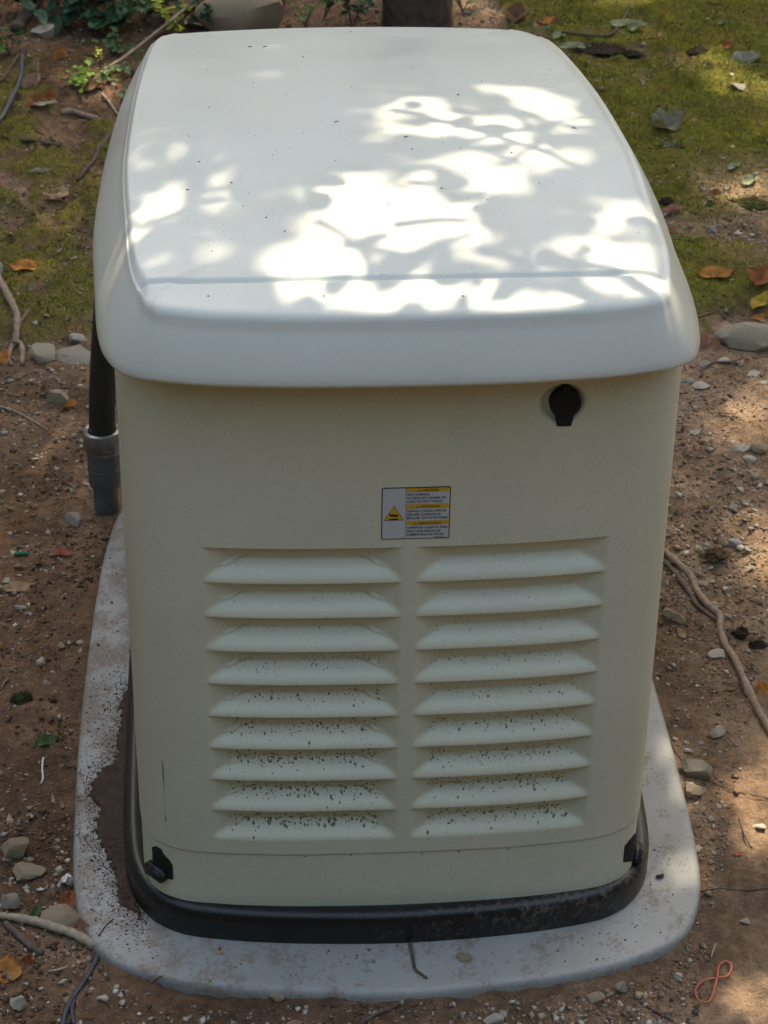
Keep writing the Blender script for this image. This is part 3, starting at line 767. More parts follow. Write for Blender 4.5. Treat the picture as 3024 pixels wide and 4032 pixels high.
# ------------------------------------------------------------------ scattered matter
OCT = np.array([(1, 0, 0), (0, 1, 0), (-1, 0, 0), (0, -1, 0), (0, 0, 1), (0, 0, -0.6)], float)
OF = np.array([(0, 1, 4), (1, 2, 4), (2, 3, 4), (3, 0, 4), (1, 0, 5), (2, 1, 5), (3, 2, 5), (0, 3, 5)])
def visible_xy(n, rng, extra=0.06):
    """random ground places inside the strip the photograph shows"""
    q = rng.uniform(0, 1, (n, 2)); y = -0.18 + 3.6 * q[:, 1]
    dist = y + 2.09; half = 0.235 * dist + extra
    x = -0.18 + 0.087 * (dist - 2.0) * 3.05 / 3.4 + 0.02 + (q[:, 0] * 2 - 1) * half
    return x, y
def grains(name, x, y, z, s, cols, flat=0.6, mat='tint', label=None):
    n = len(x); V = np.tile(OCT[None], (n, 1, 1)) * rng.uniform(0.55, 1.2, (n, 6, 1))
    a = rng.uniform(0, 2 * np.pi, n); ca, sa = np.cos(a), np.sin(a)
    sxy = s[:, None] * np.stack([np.ones(n), rng.uniform(0.5, 1, n)], -1)
    X = V[:, :, 0] * sxy[:, :1]; Y = V[:, :, 1] * sxy[:, 1:2]; Z = V[:, :, 2] * s[:, None] * flat * rng.uniform(0.6, 1.2, (n, 1))
    tl = rng.normal(0, 0.25, (n, 2)); Z = Z + X * tl[:, :1] + Y * tl[:, 1:2]
    VV = np.stack([x[:, None] + X * ca[:, None] - Y * sa[:, None], y[:, None] + X * sa[:, None] + Y * ca[:, None], z[:, None] + Z], -1).reshape(-1, 3)
    FF = (OF[None] + (np.arange(n) * 6)[:, None, None]).reshape(-1, 3)
    me = mkmesh(name, VV, FF, False, np.repeat(cols, 6, 0))
    return tag(link(name, me, M[mat]), label, kind='stuff')
STONEC = np.array([(0.48, 0.41, 0.33), (0.38, 0.29, 0.21), (0.30, 0.20, 0.135), (0.40, 0.36, 0.31), (0.25, 0.155, 0.095), (0.35, 0.26, 0.18), (0.15, 0.095, 0.06), (0.56, 0.49, 0.41)])
x, y = visible_xy(190000, rng)
pr = pad_r(x, y); mk = moss_mask(x, y); clus = fbm(x * 7, y * 7, 88, 3)
keep = (pr > 1.0) & (rng.random(len(x)) < (1 - 0.8 * mk)) & (rng.random(len(x)) < sstep(0.25, 0.62, clus) * (0.45 + 0.55 * sstep(-0.2, 0.4, x)) + 0.12)
x, y = x[keep], y[keep]
s = np.exp(rng.normal(math.log(0.00125), 0.58, len(x))); s = np.clip(s, 0.0006, 0.0062)
ci = rng.choice(8, len(x), p=(0.10, 0.16, 0.18, 0.10, 0.17, 0.14, 0.10, 0.05))
grains('gravel', x, y, gz(x, y) + 0.15 * s, s, STONEC[ci] * rng.uniform(0.7, 1.1, (len(x), 1)), label='fine gravel and grit strewn over the brown dirt')
# crumbs of the soil itself, and larger stone chips
x, y = visible_xy(90000, rng)
pr = pad_r(x, y); mk = moss_mask(x, y); clus = fbm(x * 9, y * 9, 188, 4)
keep = (pr > 1.005) & (rng.random(len(x)) < (1 - 0.9 * mk)) & (rng.random(len(x)) < sstep(0.38, 0.66, clus) * 0.8 + 0.06); x, y = x[keep], y[keep]
s = np.clip(np.exp(rng.normal(math.log(0.0023), 0.5, len(x))), 0.001, 0.008)
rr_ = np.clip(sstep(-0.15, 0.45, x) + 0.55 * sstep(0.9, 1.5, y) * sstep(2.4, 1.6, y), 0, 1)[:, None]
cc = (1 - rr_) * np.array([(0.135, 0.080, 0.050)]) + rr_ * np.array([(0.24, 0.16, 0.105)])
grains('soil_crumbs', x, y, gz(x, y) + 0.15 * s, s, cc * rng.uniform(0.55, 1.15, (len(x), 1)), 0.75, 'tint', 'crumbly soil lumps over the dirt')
x, y = visible_xy(38000, rng)
pr = pad_r(x, y); mk = moss_mask(x, y); clus = fbm(x * 4, y * 4, 288, 4)
keep = (pr > 1.01) & (rng.random(len(x)) < (1 - 0.9 * mk)) & (rng.random(len(x)) < sstep(0.40, 0.62, clus) * (0.35 + 0.65 * sstep(-0.1, 0.5, x)) + 0.05); x, y = x[keep], y[keep]
s = np.clip(np.exp(rng.normal(math.log(0.0046), 0.40, len(x))), 0.002, 0.0115)
ci = rng.choice(8, len(x), p=(0.22, 0.18, 0.10, 0.16, 0.06, 0.12, 0.03, 0.13))
grains('stone_chips', x, y, gz(x, y) + 0.10 * s, s, STONEC[ci] * rng.uniform(0.7, 1.05, (len(x), 1)), 0.5, 'tint', 'small flat stone chips bedded in the dirt')
# grit on the pad
n_ = 12000; x = rng.uniform(-0.41, 0.41, n_); y = rng.uniform(-0.10, 1.0, n_)
rb = ((np.abs(x) / 0.337) ** 6 + (np.abs(y - YM) / 0.52) ** 6) ** (1 / 6); pr = pad_r(x, y)
pk = np.clip(0.9 * sstep(1.16, 1.0, rb) + 0.15 + 0.35 * (x < -0.05), 0, 1) * sstep(0.3, 0.6, fbm(x * 12, y * 12, 71, 3))
keep = (rb > 1.003) & (pr < 0.985) & (rng.random(n_) < pk); x, y = x[keep], y[keep]
s = np.clip(np.exp(rng.normal(math.log(0.0008), 0.5, len(x))), 0.0004, 0.0035)
ci = rng.choice(8, len(x), p=(0.03, 0.10, 0.25, 0.04, 0.28, 0.10, 0.20, 0))
grains('pad_grit', x, y, 0.0002 + 0.2 * s, s, STONEC[ci] * rng.uniform(0.5, 1.0, (len(x), 1)), label='brown grit scattered over the grey pad')

# moss: tufts of fine blades
x, y = visible_xy(330000, rng, 0.08)
mk = moss_mask(x, y); keep = rng.random(len(x)) < np.clip(mk * 1.1 - 0.12, 0, 1); x, y = x[keep], y[keep]; nM = len(x)
h = rng.uniform(0.003, 0.0085, nM) * (0.55 + 0.9 * fbm(x * 10, y * 10, 61, 3)); w = rng.uniform(0.0005, 0.00105, nM); a = rng.uniform(0, 2 * np.pi, nM)
ln = rng.normal(0, 0.0035, (nM, 2)); z = gz(x, y) - 0.001
tn = (0.55 * fbm(x * 5, y * 5, 64, 4) + 0.45 * fbm(x * 22, y * 22, 65, 3))[:, None]; t2 = fbm(x * 17, y * 17, 66, 2)[:, None]
tn = sstep(0.25, 0.75, tn); c = (1 - tn) * np.array([(0.042, 0.066, 0.011)]) + tn * np.array([(0.27, 0.30, 0.024)])
brown = sstep(0.48, 0.66, t2); c = c * (1 - 0.75 * brown) + brown * 0.75 * np.array([(0.28, 0.18, 0.06)])
grn = sstep(0.55, 0.75, fbm(x * 6, y * 6, 99, 3))[:, None]; c = c * (1 - 0.5 * grn) + 0.5 * grn * np.array([(0.075, 0.16, 0.016)])
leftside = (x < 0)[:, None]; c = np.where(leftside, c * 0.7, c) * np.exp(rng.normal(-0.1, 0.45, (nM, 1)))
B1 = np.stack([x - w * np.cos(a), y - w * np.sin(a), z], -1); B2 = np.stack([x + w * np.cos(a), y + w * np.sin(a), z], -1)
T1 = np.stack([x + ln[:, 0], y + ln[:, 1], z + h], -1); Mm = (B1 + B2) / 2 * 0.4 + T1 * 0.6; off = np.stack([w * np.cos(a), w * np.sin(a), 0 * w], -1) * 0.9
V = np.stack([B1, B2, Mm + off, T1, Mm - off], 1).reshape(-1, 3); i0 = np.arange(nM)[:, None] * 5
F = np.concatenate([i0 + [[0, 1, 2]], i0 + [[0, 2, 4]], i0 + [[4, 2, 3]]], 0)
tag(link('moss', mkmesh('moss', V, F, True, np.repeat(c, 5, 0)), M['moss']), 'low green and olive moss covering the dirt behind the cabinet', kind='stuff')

# dead bits: short stalks, straw, bark crumbs
x, y = visible_xy(5200, rng); pr = pad_r(x, y); k = (pr > 1.01) & (rng.random(len(x)) < 0.35 + 0.65 * sstep(0.6, 2.2, y)); x, y = x[k], y[k]; nl = len(x)
L = np.clip(np.exp(rng.normal(math.log(0.009), 0.55, nl)), 0.004, 0.045); a = rng.uniform(0, 2 * np.pi, nl); r = L * rng.uniform(0.03, 0.07, nl) + 0.0003
lc = np.array([(0.30, 0.22, 0.14), (0.14, 0.085, 0.05), (0.07, 0.045, 0.03), (0.40, 0.30, 0.18), (0.22, 0.12, 0.06)])[rng.choice(5, nl, p=(0.2, 0.3, 0.25, 0.1, 0.15))] * rng.uniform(0.7, 1.1, (nl, 1))
pts = []
for t, rr in ((-0.5, 0.6), (0.0, 1.0), (0.5, 0.5)):
    bx = x + L * t * np.cos(a) + (0.12 * L * (t == 0)) * np.sin(a); by = y + L * t * np.sin(a); bz = gz(bx, by) + r * 0.6 + 0.0015
    for th in (0, 2.1, 4.2):
        pts.append(np.stack([bx - np.sin(a) * r * rr * math.cos(th), by + np.cos(a) * r * rr * math.cos(th), bz + r * rr * math.sin(th)], -1))
V = np.stack(pts, 1).reshape(-1, 3); i0 = np.arange(nl)[:, None] * 9; Fl = []
for q in range(2):
    for t in range(3): Fl.append(i0 + [[q * 3 + t, q * 3 + (t + 1) % 3, q * 3 + 3 + (t + 1) % 3, q * 3 + 3 + t]])
tag(link('plant_litter', mkmesh('plant_litter', V, np.concatenate(Fl, 0), True, np.repeat(lc, 9, 0)), M['tint']), 'short dead stalks and straw littering the dirt and moss', kind='stuff')

n_ = 30000; x = rng.uniform(pw[:, 0].min() - 0.03, pw[:, 0].max() + 0.01, n_); y = rng.uniform(-0.02, 0.62, n_)
dmin = np.min(np.hypot(x[:, None] - pw[None, :, 0], y[:, None] - pw[None, :, 1]), 1)
gx_ = np.linspace(0, 1, 6)[:, None, None]; seg = (pw[None] * (1 - gx_) + np.roll(pw, -1, 0)[None] * gx_).reshape(-1, 2)
dmin = np.min(np.hypot(x[:, None] - seg[None, :, 0], y[:, None] - seg[None, :, 1]), 1)
inn_ = inpoly(x, y, pw); rb = ((np.abs(x) / 0.338) ** 6 + (np.abs(y - YM) / 0.52) ** 6) ** (1 / 6)
keep = (rb > 1.0) & (pad_r(x, y) < 0.985) & (rng.random(n_) < np.where(inn_, 0.55, 1.0 * np.exp(-dmin / 0.011) + 0.12 * np.exp(-dmin / 0.04)))
x, y, inn_ = x[keep], y[keep], inn_[keep]
s = np.clip(np.exp(rng.normal(math.log(0.00075), 0.45, len(x))), 0.0004, 0.0024)
grains('soil_grains', x, y, np.where(inn_, 0.0026, 0.0003) + 0.1 * s, s, np.array([(0.085, 0.052, 0.036)]) * rng.uniform(0.6, 1.6, (len(x), 1)), 0.7, 'tint', 'dark soil grains along the edge of the washed soil on the pad')

# ------------------------------------------------------------------ stones
def rock_mesh(name, seed, subdiv=3, cuts=9, rough=0.03, lo=0.4):
    r_ = np.random.default_rng(seed); bm = bmesh.new(); bmesh.ops.create_icosphere(bm, subdivisions=subdiv, radius=1)
    V = np.array([v.co[:] for v in bm.verts]); bm.verts.index_update(); F = np.array([[v.index for v in f.verts] for f in bm.faces]); bm.free()
    for _ in range(cuts):
        d = r_.normal(size=3); d /= np.linalg.norm(d); h = r_.uniform(lo, 0.80); p = V @ d; V = V - np.clip(p - h, 0, None)[:, None] * d
    nz = fbm(V[:, 0] * 2.2 + 5 * V[:, 2], V[:, 1] * 2.2 + 3 * V[:, 2] + seed, seed, 4) - 0.5
    V = V * (1 + rough * 4 * nz)[:, None]
    V /= np.abs(V).max(0)
    me = mkmesh(name, V, F, True)
    me.set_sharp_from_angle(angle=math.radians(28))
    return me
def stone(D, wD, hD, mat, label, seed, deep=0.8, rot=None, sink=0.25, name='stone', cuts=9, lo=0.55, cat='stone'):
    """stone whose visible silhouette is about wD by hD reading units with its foot at D"""
    p = gp(D); k = dscale(p); wid = wD / k; hh = hD / k
    # seen from 30 degrees above: silhouette height ~ 0.85*height + 0.5*depth
    dep = wid * deep; hgt = max(hh - 0.5 * dep * 0.75, 0.30 * hh) / 0.85
    o = link(name, rock_mesh(name, seed, 3, cuts, 0.05, lo), M[mat])
    o.scale = (wid / 2, dep / 2, hgt / (1 + (1 - 2 * sink)) * 1.0 if sink < 0.5 else hgt)
    o.location = (p[0], p[1] + dep * 0.42, p[2] + o.scale[2] * (1 - 2 * sink))
    r_ = np.random.default_rng(seed + 99)
    o.rotation_euler = (r_.uniform(-0.12, 0.12), r_.uniform(-0.12, 0.12), 0.0 if rot is None else rot)
    return tag(o, label, cat)
ST = [((1622, 758), 145, 78, 'rock_green', 'largest stone on the right, olive grey with a pale left end', 11, 0.6),
      ((520, 84), 200, 120, 'rock_tan', 'long tan rock behind the far left corner of the cabinet roof', 12, 0.5),
      ((440, 66), 90, 34, 'rock_grey', 'dark grey rock in shade beside the long tan rock', 13, 0.6),
      ((97, 786), 70, 52, 'rock_green', 'greenish grey angular stone right of the forked pale root', 14, 0.8),
      ((160, 792), 110, 34, 'rock_grey', 'broad flat grey stone lying behind the black conduit', 15, 0.9),
      ((167, 733), 44, 30, 'rock_pale', 'pale grey three cornered stone chip above the broad flat stone', 16, 0.8),
      ((128, 880), 56, 44, 'rock_green', 'grey green stone with an orange leaf leaning on it', 17, 0.8),
      ((162, 1137), 42, 34, 'rock_pale', 'pale oblong stone left of the conduit foot', 18, 0.7),
      ((30, 1858), 62, 60, 'rock_tan', 'upright three cornered tan stone in the lower left dirt', 19, 0.8),
      ((55, 1905), 88, 46, 'rock_tan', 'wide blocky tan stone below the upright one at lower left', 20, 0.7),
      ((23, 1970), 46, 46, 'rock_grey', 'rounded egg shaped grey stone at the lower left frame edge', 21, 0.9),
      ((128, 2014), 92, 58, 'rock_tan', 'large round tan stone touching the left front corner of the pad', 22, 0.8),
      ((44, 2188), 46, 44, 'rock_pale', 'pale faceted stone in the bottom left corner', 23, 0.8),
      ((1600, 980), 44, 26, 'rock_pale', 'pale wedge shaped stone left of a twin at the right frame edge', 24, 0.7),
      ((1645, 982), 46, 32, 'rock_tan', 'tan blocky stone cut by the right frame edge', 25, 0.8),
      ((1626, 1002), 40, 20, 'rock_pale', 'small pale stone in front of the two stones at the right edge', 26, 0.7),
      ((1512, 1690), 72, 56, 'rock_grey', 'flat grey stone slab half buried right of the pad', 27, 0.9),
      ((1496, 1728), 52, 40, 'rock_tan', 'tan stone chip between the slab and the pad edge', 28, 0.9),
      ((1588, 1184), 32, 26, 'rock_blue', 'bluish round stone right of the brown moss clump', 29, 0.8),
      ((1614, 1196), 20, 22, 'rock_pale', 'small pale stone right of the bluish one', 30, 0.8),
      ((1515, 842), 44, 18, 'rock_pale', 'flat whitish oval stone close to the cabinet right edge', 31, 0.9),
      ((1492, 831), 24, 16, 'rock_blue', 'small bluish white stone just left of the flat oval stone', 32, 0.9),
      ((1499, 942), 40, 18, 'rock_pale', 'flat pale stone near the cabinet below the oval ones', 33, 0.8),
      ((1552, 1425), 46, 22, 'rock_pale', 'pale long stone under the bend of the root', 34, 0.7),
      ((1548, 1600), 46, 34, 'rock_pale', 'rounded pale stone above the grey slab', 35, 0.8),
      ((1000, 2070), 36, 16, 'rock_tan', 'small flat tan stone lying on the front of the pad', 36, 0.7),
      ((1425, 1895), 20, 16, 'clod', 'dark crumb of soil on the pad near the right corner', 37, 0.8),
      ((1532, 1940), 24, 22, 'rock_tan', 'buff pebble at the right front corner of the pad', 38, 0.8),
      ((1500, 1845), 36, 24, 'rock_pale', 'pale pebble beside the right edge of the pad', 39, 0.8),
      ((1478, 1790), 30, 18, 'rock_pale', 'flat pale pebble above the one beside the pad edge', 40, 0.8),
      ((98, 82), 62, 34, 'rock_pale', 'pale rounded rock under the dark leaves at upper left', 41, 0.6),
      ((1610, 196), 55, 18, 'rock_grey', 'grey flat stone sunk in the moss at upper right', 42, 0.8),
      ((1520, 795), 36, 18, 'rock_grey', 'grey stone in front of the curled pink leaf', 43, 0.8),
      ((1635, 815), 46, 16, 'rock_pale', 'pale flat stone chip below the largest right stone', 44, 0.7),
      ((1560, 785), 36, 14, 'rock_pale', 'narrow white stone splinter below the left end of the largest stone', 45, 0.5),
      ((1540, 508), 30, 24, 'rock_grey', 'grey brown stone on bare soil among the moss', 46, 0.8),
      ((1600, 510), 34, 16, 'rock_pale', 'pale stone right of the grey brown one among the moss', 47, 0.8),
      ((1572, 1280), 22, 18, 'rock_pale', 'pale pointed pebble above the root bend', 48, 0.8),
      ((1625, 1235), 22, 14, 'rock_pale', 'white pebble near the right frame edge above the root', 49, 0.8),
      ((1460, 1350), 52, 40, 'rock_tan', 'tan stone almost buried between the cabinet and the root', 50, 0.9),
      ((1572, 1338), 30, 14, 'rock_grey', 'grey flat chip right of the root bend', 51, 0.7),
      ((1520, 1265), 40, 14, 'rock_tan', 'tan elongated stone above the paired roots', 52, 0.6),
      ((1290, 2168), 40, 24, 'rock_tan', 'tan stone in the dirt below the pad right of centre', 53, 0.8),
      ((1345, 2150), 34, 30, 'rock_grey', 'grey faceted stone right of the tan stone below the pad', 54, 0.8),
      ((1470, 2120), 24, 22, 'rock_pale', 'pale cube like pebble left of the red rubber band', 55, 0.8),
      ((600, 2165), 44, 26, 'rock_tan', 'tan pebble below the pad near its left front corner', 56, 0.8),
      ((40, 1320), 34, 16, 'rock_blue', 'bluish white stone chip on the left dirt', 57, 0.6),
      ((170, 1395), 20, 14, 'rock_pale', 'small pale pebble left of the pad edge', 58, 0.8),
      ((1612, 2000), 26, 18, 'rock_pale', 'pale stone in the sunlit dirt right of the pad corner', 59, 0.8),
      ((1640, 1795), 34, 20, 'rock_pale', 'white flat stone in the sunlit patch at right', 60, 0.7)]
for D, w_, h_, mt_, lb, sd_, dp in ST:
    if sd_ in (36, 37):
        p = on_z(D, 0.0); k = dscale(p); o = link('stone', rock_mesh('stone', sd_, 2, 9), M[mt_]); o.scale = (w_ / k / 2, w_ / k * 0.35, h_ / k * 0.3); o.location = (p[0], p[1], o.scale[2] * 0.85); tag(o, lb, 'stone')
    else:
        stone(D, w_, h_, mt_, lb, sd_, dp, lo=0.66 if sd_ in (21, 22, 11, 12) else 0.38, cuts=7 if sd_ in (21, 22, 12) else 14)
# pebbles: shared meshes, individual objects
PM = {}
for kx, mt_ in enumerate(('rock_pale', 'rock_tan', 'rock_grey', 'rock_blue')):
    for q in range(4):
        me = rock_mesh('pebble', 300 + kx * 10 + q, 2, 11, 0.03, 0.36); me.materials.append(M[mt_]); PM[(mt_, q)] = me
LBL = {'rock_pale': 'pale', 'rock_tan': 'tan', 'rock_grey': 'grey', 'rock_blue': 'bluish'}
placed = 0; tries = 0
ROOTXY = [gp(q_)[:2] for q_ in ((1464, 1222), (1492, 1250), (1506, 1282), (1530, 1312), (1554, 1334), (1555, 1362), (1566, 1398), (1586, 1428), (1604, 1468), (1624, 1514), (1640, 1545))]
occ = [gp(s_[0])[:2] for s_ in ST]
while placed < 285 and tries < 6000:
    tries += 1
    x, y = visible_xy(1, rng, 0.0); x, y = float(x[0]), float(y[0])
    if pad_r(x, y) < 1.03 or y > 3.0: continue
    if rng.random() < 0.7 * float(moss_mask(np.array([x]), np.array([y]))[0]): continue
    if x < 0 and rng.random() < 0.55: continue
    if y > 1.8 and rng.random() < 0.5: continue
    if min((x - a_[0]) ** 2 + (y - a_[1]) ** 2 for a_ in occ) < 0.012 ** 2: continue
    cl = float(fbm(np.array([x * 5]), np.array([y * 5]), 55, 3)[0])
    if rng.random() > sstep(0.3, 0.6, cl) + 0.15: continue
    mt_ = rng.choice(['rock_pale', 'rock_tan', 'rock_grey', 'rock_blue'], p=(0.40, 0.40, 0.18, 0.02))
    sz = float(np.clip(np.exp(rng.normal(math.log(0.0060), 0.40)), 0.0036, 0.0150)) * (0.8 if x < 0 else 1.0)
    o = link('pebble', PM[(mt_, int(rng.integers(4)))]); placed += 1
    o.scale = (sz, sz * rng.uniform(0.55, 0.95), sz * rng.uniform(0.3, 0.6)); o.rotation_euler = (rng.normal(0, 0.2), rng.normal(0, 0.2), rng.uniform(0, 6.28))
    o.location = (x, y, float(gz(x, y)) + o.scale[2] * 0.35); occ.append((x, y))
    reg = 'on the dirt left of the pad' if x < -0.2 and y < 1.6 else ('on the soil behind the cabinet at left' if x < 0.1 and y >= 1.6 else ('among the moss behind the cabinet at right' if y >= 1.6 else ('in the dirt before the pad' if y < 0.0 and x < 0.4 else 'on the dirt right of the pad')))
    if pad_r(x, y) < 1.16: reg = 'close along the left edge of the pad' if x < -0.2 else ('just before the front rim of the pad' if y < 0 else 'close along the right edge of the pad')
    elif x > 0.3 and min((x - q_[0]) ** 2 + (y - q_[1]) ** 2 for q_ in ROOTXY) < 0.05 ** 2: reg = 'beside the long brown root'
    elif x > 0.3 and y > 1.0 and y < 1.6: reg = 'on the dirt below the largest right stone'
    tag(o, f'small {LBL[mt_]} pebble lying {reg}', 'pebble', f'{LBL[mt_]} pebbles {reg}')

# ------------------------------------------------------------------ roots, sticks, wires
def stick(name, D, wD, mat, label, cat, lift=0.3, ns=8, wob=0.12, seed=0, parent=None, tail=1.0, zs=None, flat=None, zbase=None):
    P = []
    for k, q in enumerate(D):
        p = gp(q) if zbase is None else on_z(q, zbase)
        P.append(p)
    P = np.array(P); kk = dscale(P[len(P) // 2]); r0 = wD / kk / 2
    P[:, 2] += r0 * lift * 2
    if zs is not None:
        for k, z in enumerate(zs):
            if z: P[k] = on_z(D[k], P[k][2] + z)
    P = catmull(P, 6)
    r_ = np.random.default_rng(seed)
    R = r0 * np.linspace(1, tail, len(P)) * (1 + 0.10 * r_.normal(size=len(P)))
    V, F = tube(P, R, ns, wob=wob, seed=seed, flat=flat)
    o = link(name, mkmesh(name, V, F), M[mat], parent)
    if label: tag(o, label, cat)
    return o
rt = stick('root', [(-6, 600), (12, 632), (28, 664), (38, 692), (36, 716), (33, 735)], 17, 'rootwood', 'pale forked root at the left edge above a cut stone', 'root', seed=1)
stick('root_branch', [(33, 730), (25, 752), (20, 776), (26, 792)], 11, 'rootwood', None, None, seed=2, parent=rt, tail=0.6)
stick('root_branch', [(35, 728), (46, 748), (49, 768), (48, 790)], 14, 'rootwood', None, None, seed=3, parent=rt, tail=0.8)
stick('root_branch', [(36, 712), (46, 690), (62, 672)], 9, 'rootwood', None, None, seed=4, parent=rt, tail=0.7)
r2 = stick('root', [(1436, 1196), (1464, 1222), (1492, 1250), (1506, 1282), (1530, 1312), (1554, 1334), (1555, 1362), (1566, 1398), (1586, 1428), (1604, 1468), (1624, 1514), (1640, 1545), (1668, 1592)], 17, 'rootwood', 'long brown root winding down the right side from behind the cabinet', 'root', seed=5, lift=0.35)
stick('root_branch', [(1436, 1216), (1462, 1246), (1488, 1282), (1504, 1308), (1530, 1330), (1550, 1344)], 11, 'darkwood', None, None, seed=6, parent=r2, tail=0.9)
stick('rootlet', [(1552, 1376), (1530, 1384), (1496, 1378), (1464, 1366), (1444, 1346), (1436, 1322), (1452, 1308), (1476, 1308), (1494, 1330)], 2.5, 'darkwood', None, None, seed=7, parent=r2, lift=0.8)
stick('stick', [(-8, 1986), (30, 1990), (70, 1998), (112, 2010), (160, 2026), (206, 2052)], 17, 'palewood', 'thick pale stick pointing at the left front corner of the pad', 'stick', seed=8, lift=0.7, tail=1.35)
stick('stick', [(12, 1998), (36, 2020), (62, 2044), (92, 2064)], 16, 'darkwood', 'dark rotten stick lying under the thick pale stick', 'stick', seed=9, lift=0.3)
w1 = stick('black_strap', [(212, 2052), (208, 2076), (192, 2108), (176, 2132), (158, 2158), (142, 2190), (134, 2222)], 11, 'hose', 'black plastic strap trailing off the bottom left edge', 'strap', seed=10, lift=0.6, wob=0.0, flat=(1, 0.45))
stick('strap_end', [(160, 2160), (156, 2186), (160, 2216)], 8, 'hose', None, None, seed=11, parent=w1, lift=0.7, wob=0.0, flat=(1, 0.45))
stick('twig', [(886, 2040), (890, 2060), (894, 2084), (898, 2098), (912, 2108), (922, 2116)], 8, 'darkwood', 'bent brown twig leaning over the front rim of the pad', 'twig', seed=12, zbase=0.0, lift=0.5, tail=0.6)
stick('twig', [(774, 2216), (800, 2200), (830, 2186), (862, 2172)], 8, 'darkwood', 'purplish brown twig at the bottom edge below the pad', 'twig', seed=13, lift=0.5)
hs = stick('black_hose', [(52, 112), (48, 138), (46, 160), (38, 196), (26, 226), (10, 250), (-8, 275)], 11, 'hose', 'thin black hose on the ground at the upper left edge', 'hose', seed=14, lift=0.5, wob=0.02, ns=12)
stick('root', [(252, 288), (228, 306), (214, 322), (206, 344), (190, 362), (178, 380), (166, 392)], 11, 'darkwood', 'brown crooked root running out from the left of the roof', 'root', seed=15, tail=0.6)
stick('stick', [(132, 246), (158, 248), (184, 253), (216, 262)], 13, 'rootwood', 'short thick grey stick on the moss left of the roof', 'stick', seed=16)
stick('stick', [(221, 208), (238, 228), (254, 246), (270, 260)], 6, 'palewood', 'thin pale stick with a white broken end near the roof', 'stick', seed=17, lift=0.9)
stick('stem', [(222, 160), (264, 128), (308, 94), (352, 58), (398, 20), (424, -6)], 8, 'rootwood', 'long slanting shrub stem crossing behind the far left roof corner', 'stem', seed=18, lift=1.0, zs=(0, 0.02, 0.04, 0.06, 0.08, 0.10), tail=0.8)
stick('log', [(36, 72), (54, 44), (74, 18), (88, -8)], 26, 'bark', 'dark rotten log in the upper left corner', 'log', seed=19, lift=0.3, ns=12)
stick('stick', [(44, 300), (72, 306), (100, 311), (128, 318)], 10, 'darkwood', 'dark rotting stick on the left moss', 'stick', seed=20)
stick('twig', [(40, 200 - 78), (22, 150), (2, 178)], 5, 'darkwood', 'thin dark twig beside the black hose', 'twig', seed=21, lift=0.6)
stick('twig', [(1214, 78), (1262, 80), (1314, 80), (1336, 62), (1352, 34), (1358, 14)], 6, 'darkwood', 'bent dark twig on the moss behind the roof right corner', 'twig', seed=22, lift=0.7)
stick('root', [(1513, 816), (1519, 800), (1534, 789), (1556, 784), (1580, 786)], 7, 'darkwood', 'short dark root hooked in the gravel below the largest right stone', 'root', seed=23)
stick('twig', [(1596, 1768), (1606, 1800), (1624, 1832), (1664, 1862)], 3.5, 'darkwood', 'fine reddish stalk in the sunlit dirt at right', 'stalk', seed=24, lift=0.8)
stick('twig', [(1382, 2164), (1402, 2178), (1428, 2192), (1456, 2208)], 7, 'darkwood', 'brown twig in the dirt at the bottom right', 'twig', seed=25)
stick('twig', [(-6, 878), (30, 890), (66, 908), (104, 932)], 4, 'palewood', 'thin straw stalk in the sunlit dirt at left', 'stalk', seed=26, lift=0.7)
stick('twig', [(1420, 1654 - 60), (1470, 1640), (1560, 1700), (1662, 1726)], 2.2, 'darkwood', 'hair fine rootlet between the slab and the right edge', 'rootlet', seed=27, lift=0.8)
stick('twig', [(1512, 1925), (1560, 1920), (1610, 1924), (1662, 1918)], 4, 'darkwood', 'thin brown twig right of the pad corner', 'twig', seed=28)
stick('twig', [(1546, 2040), (1540, 2056), (1536, 2070)], 4, 'palewood', 'short white straw beside the red rubber band', 'straw', seed=29, lift=0.7)
stick('twig', [(300, 95), (346, 76), (390, 46), (400, 22)], 4, 'darkwood', 'grey forked twig under the shrub leaves at upper left', 'twig', seed=30, lift=1.2)
stick('twig', [(1380, 525), (1420, 520), (1462, 518), (1498, 522)], 4, 'darkwood', 'thin dark twig among the bare gravel in the moss', 'twig', seed=31)
stick('twig', [(345, 5), (352, 40), (372, 62)], 4, 'darkwood', 'thin upright twig behind the shrub stem', 'twig', seed=32, lift=1.2)
stick('twig', [(104, 2100), (140, 2092), (190, 2075)], 5, 'palewood', 'pale thin stick near the bottom left leaf', 'twig', seed=33)
stick('twig', [(1400, 740), (1450, 720), (1500, 690), (1540, 676)], 5, 'darkwood', 'dark brown twig on gravel left of the largest right stone', 'twig', seed=34)
stick('stalk', [(94, 1640), (92, 1652), (92, 1668), (93, 1684), (89, 1696)], 5, 'whiteplastic', 'curved shiny white plastic sliver on the left dirt', 'plastic sliver', seed=35, lift=0.8, wob=0.0)
stick('plastic_tube', [(32, 1201), (46, 1200), (60, 1200)], 9, 'greenplastic', 'short green plastic tube on the left dirt', 'plastic tube', seed=36, lift=0.5, wob=0.0, ns=12)
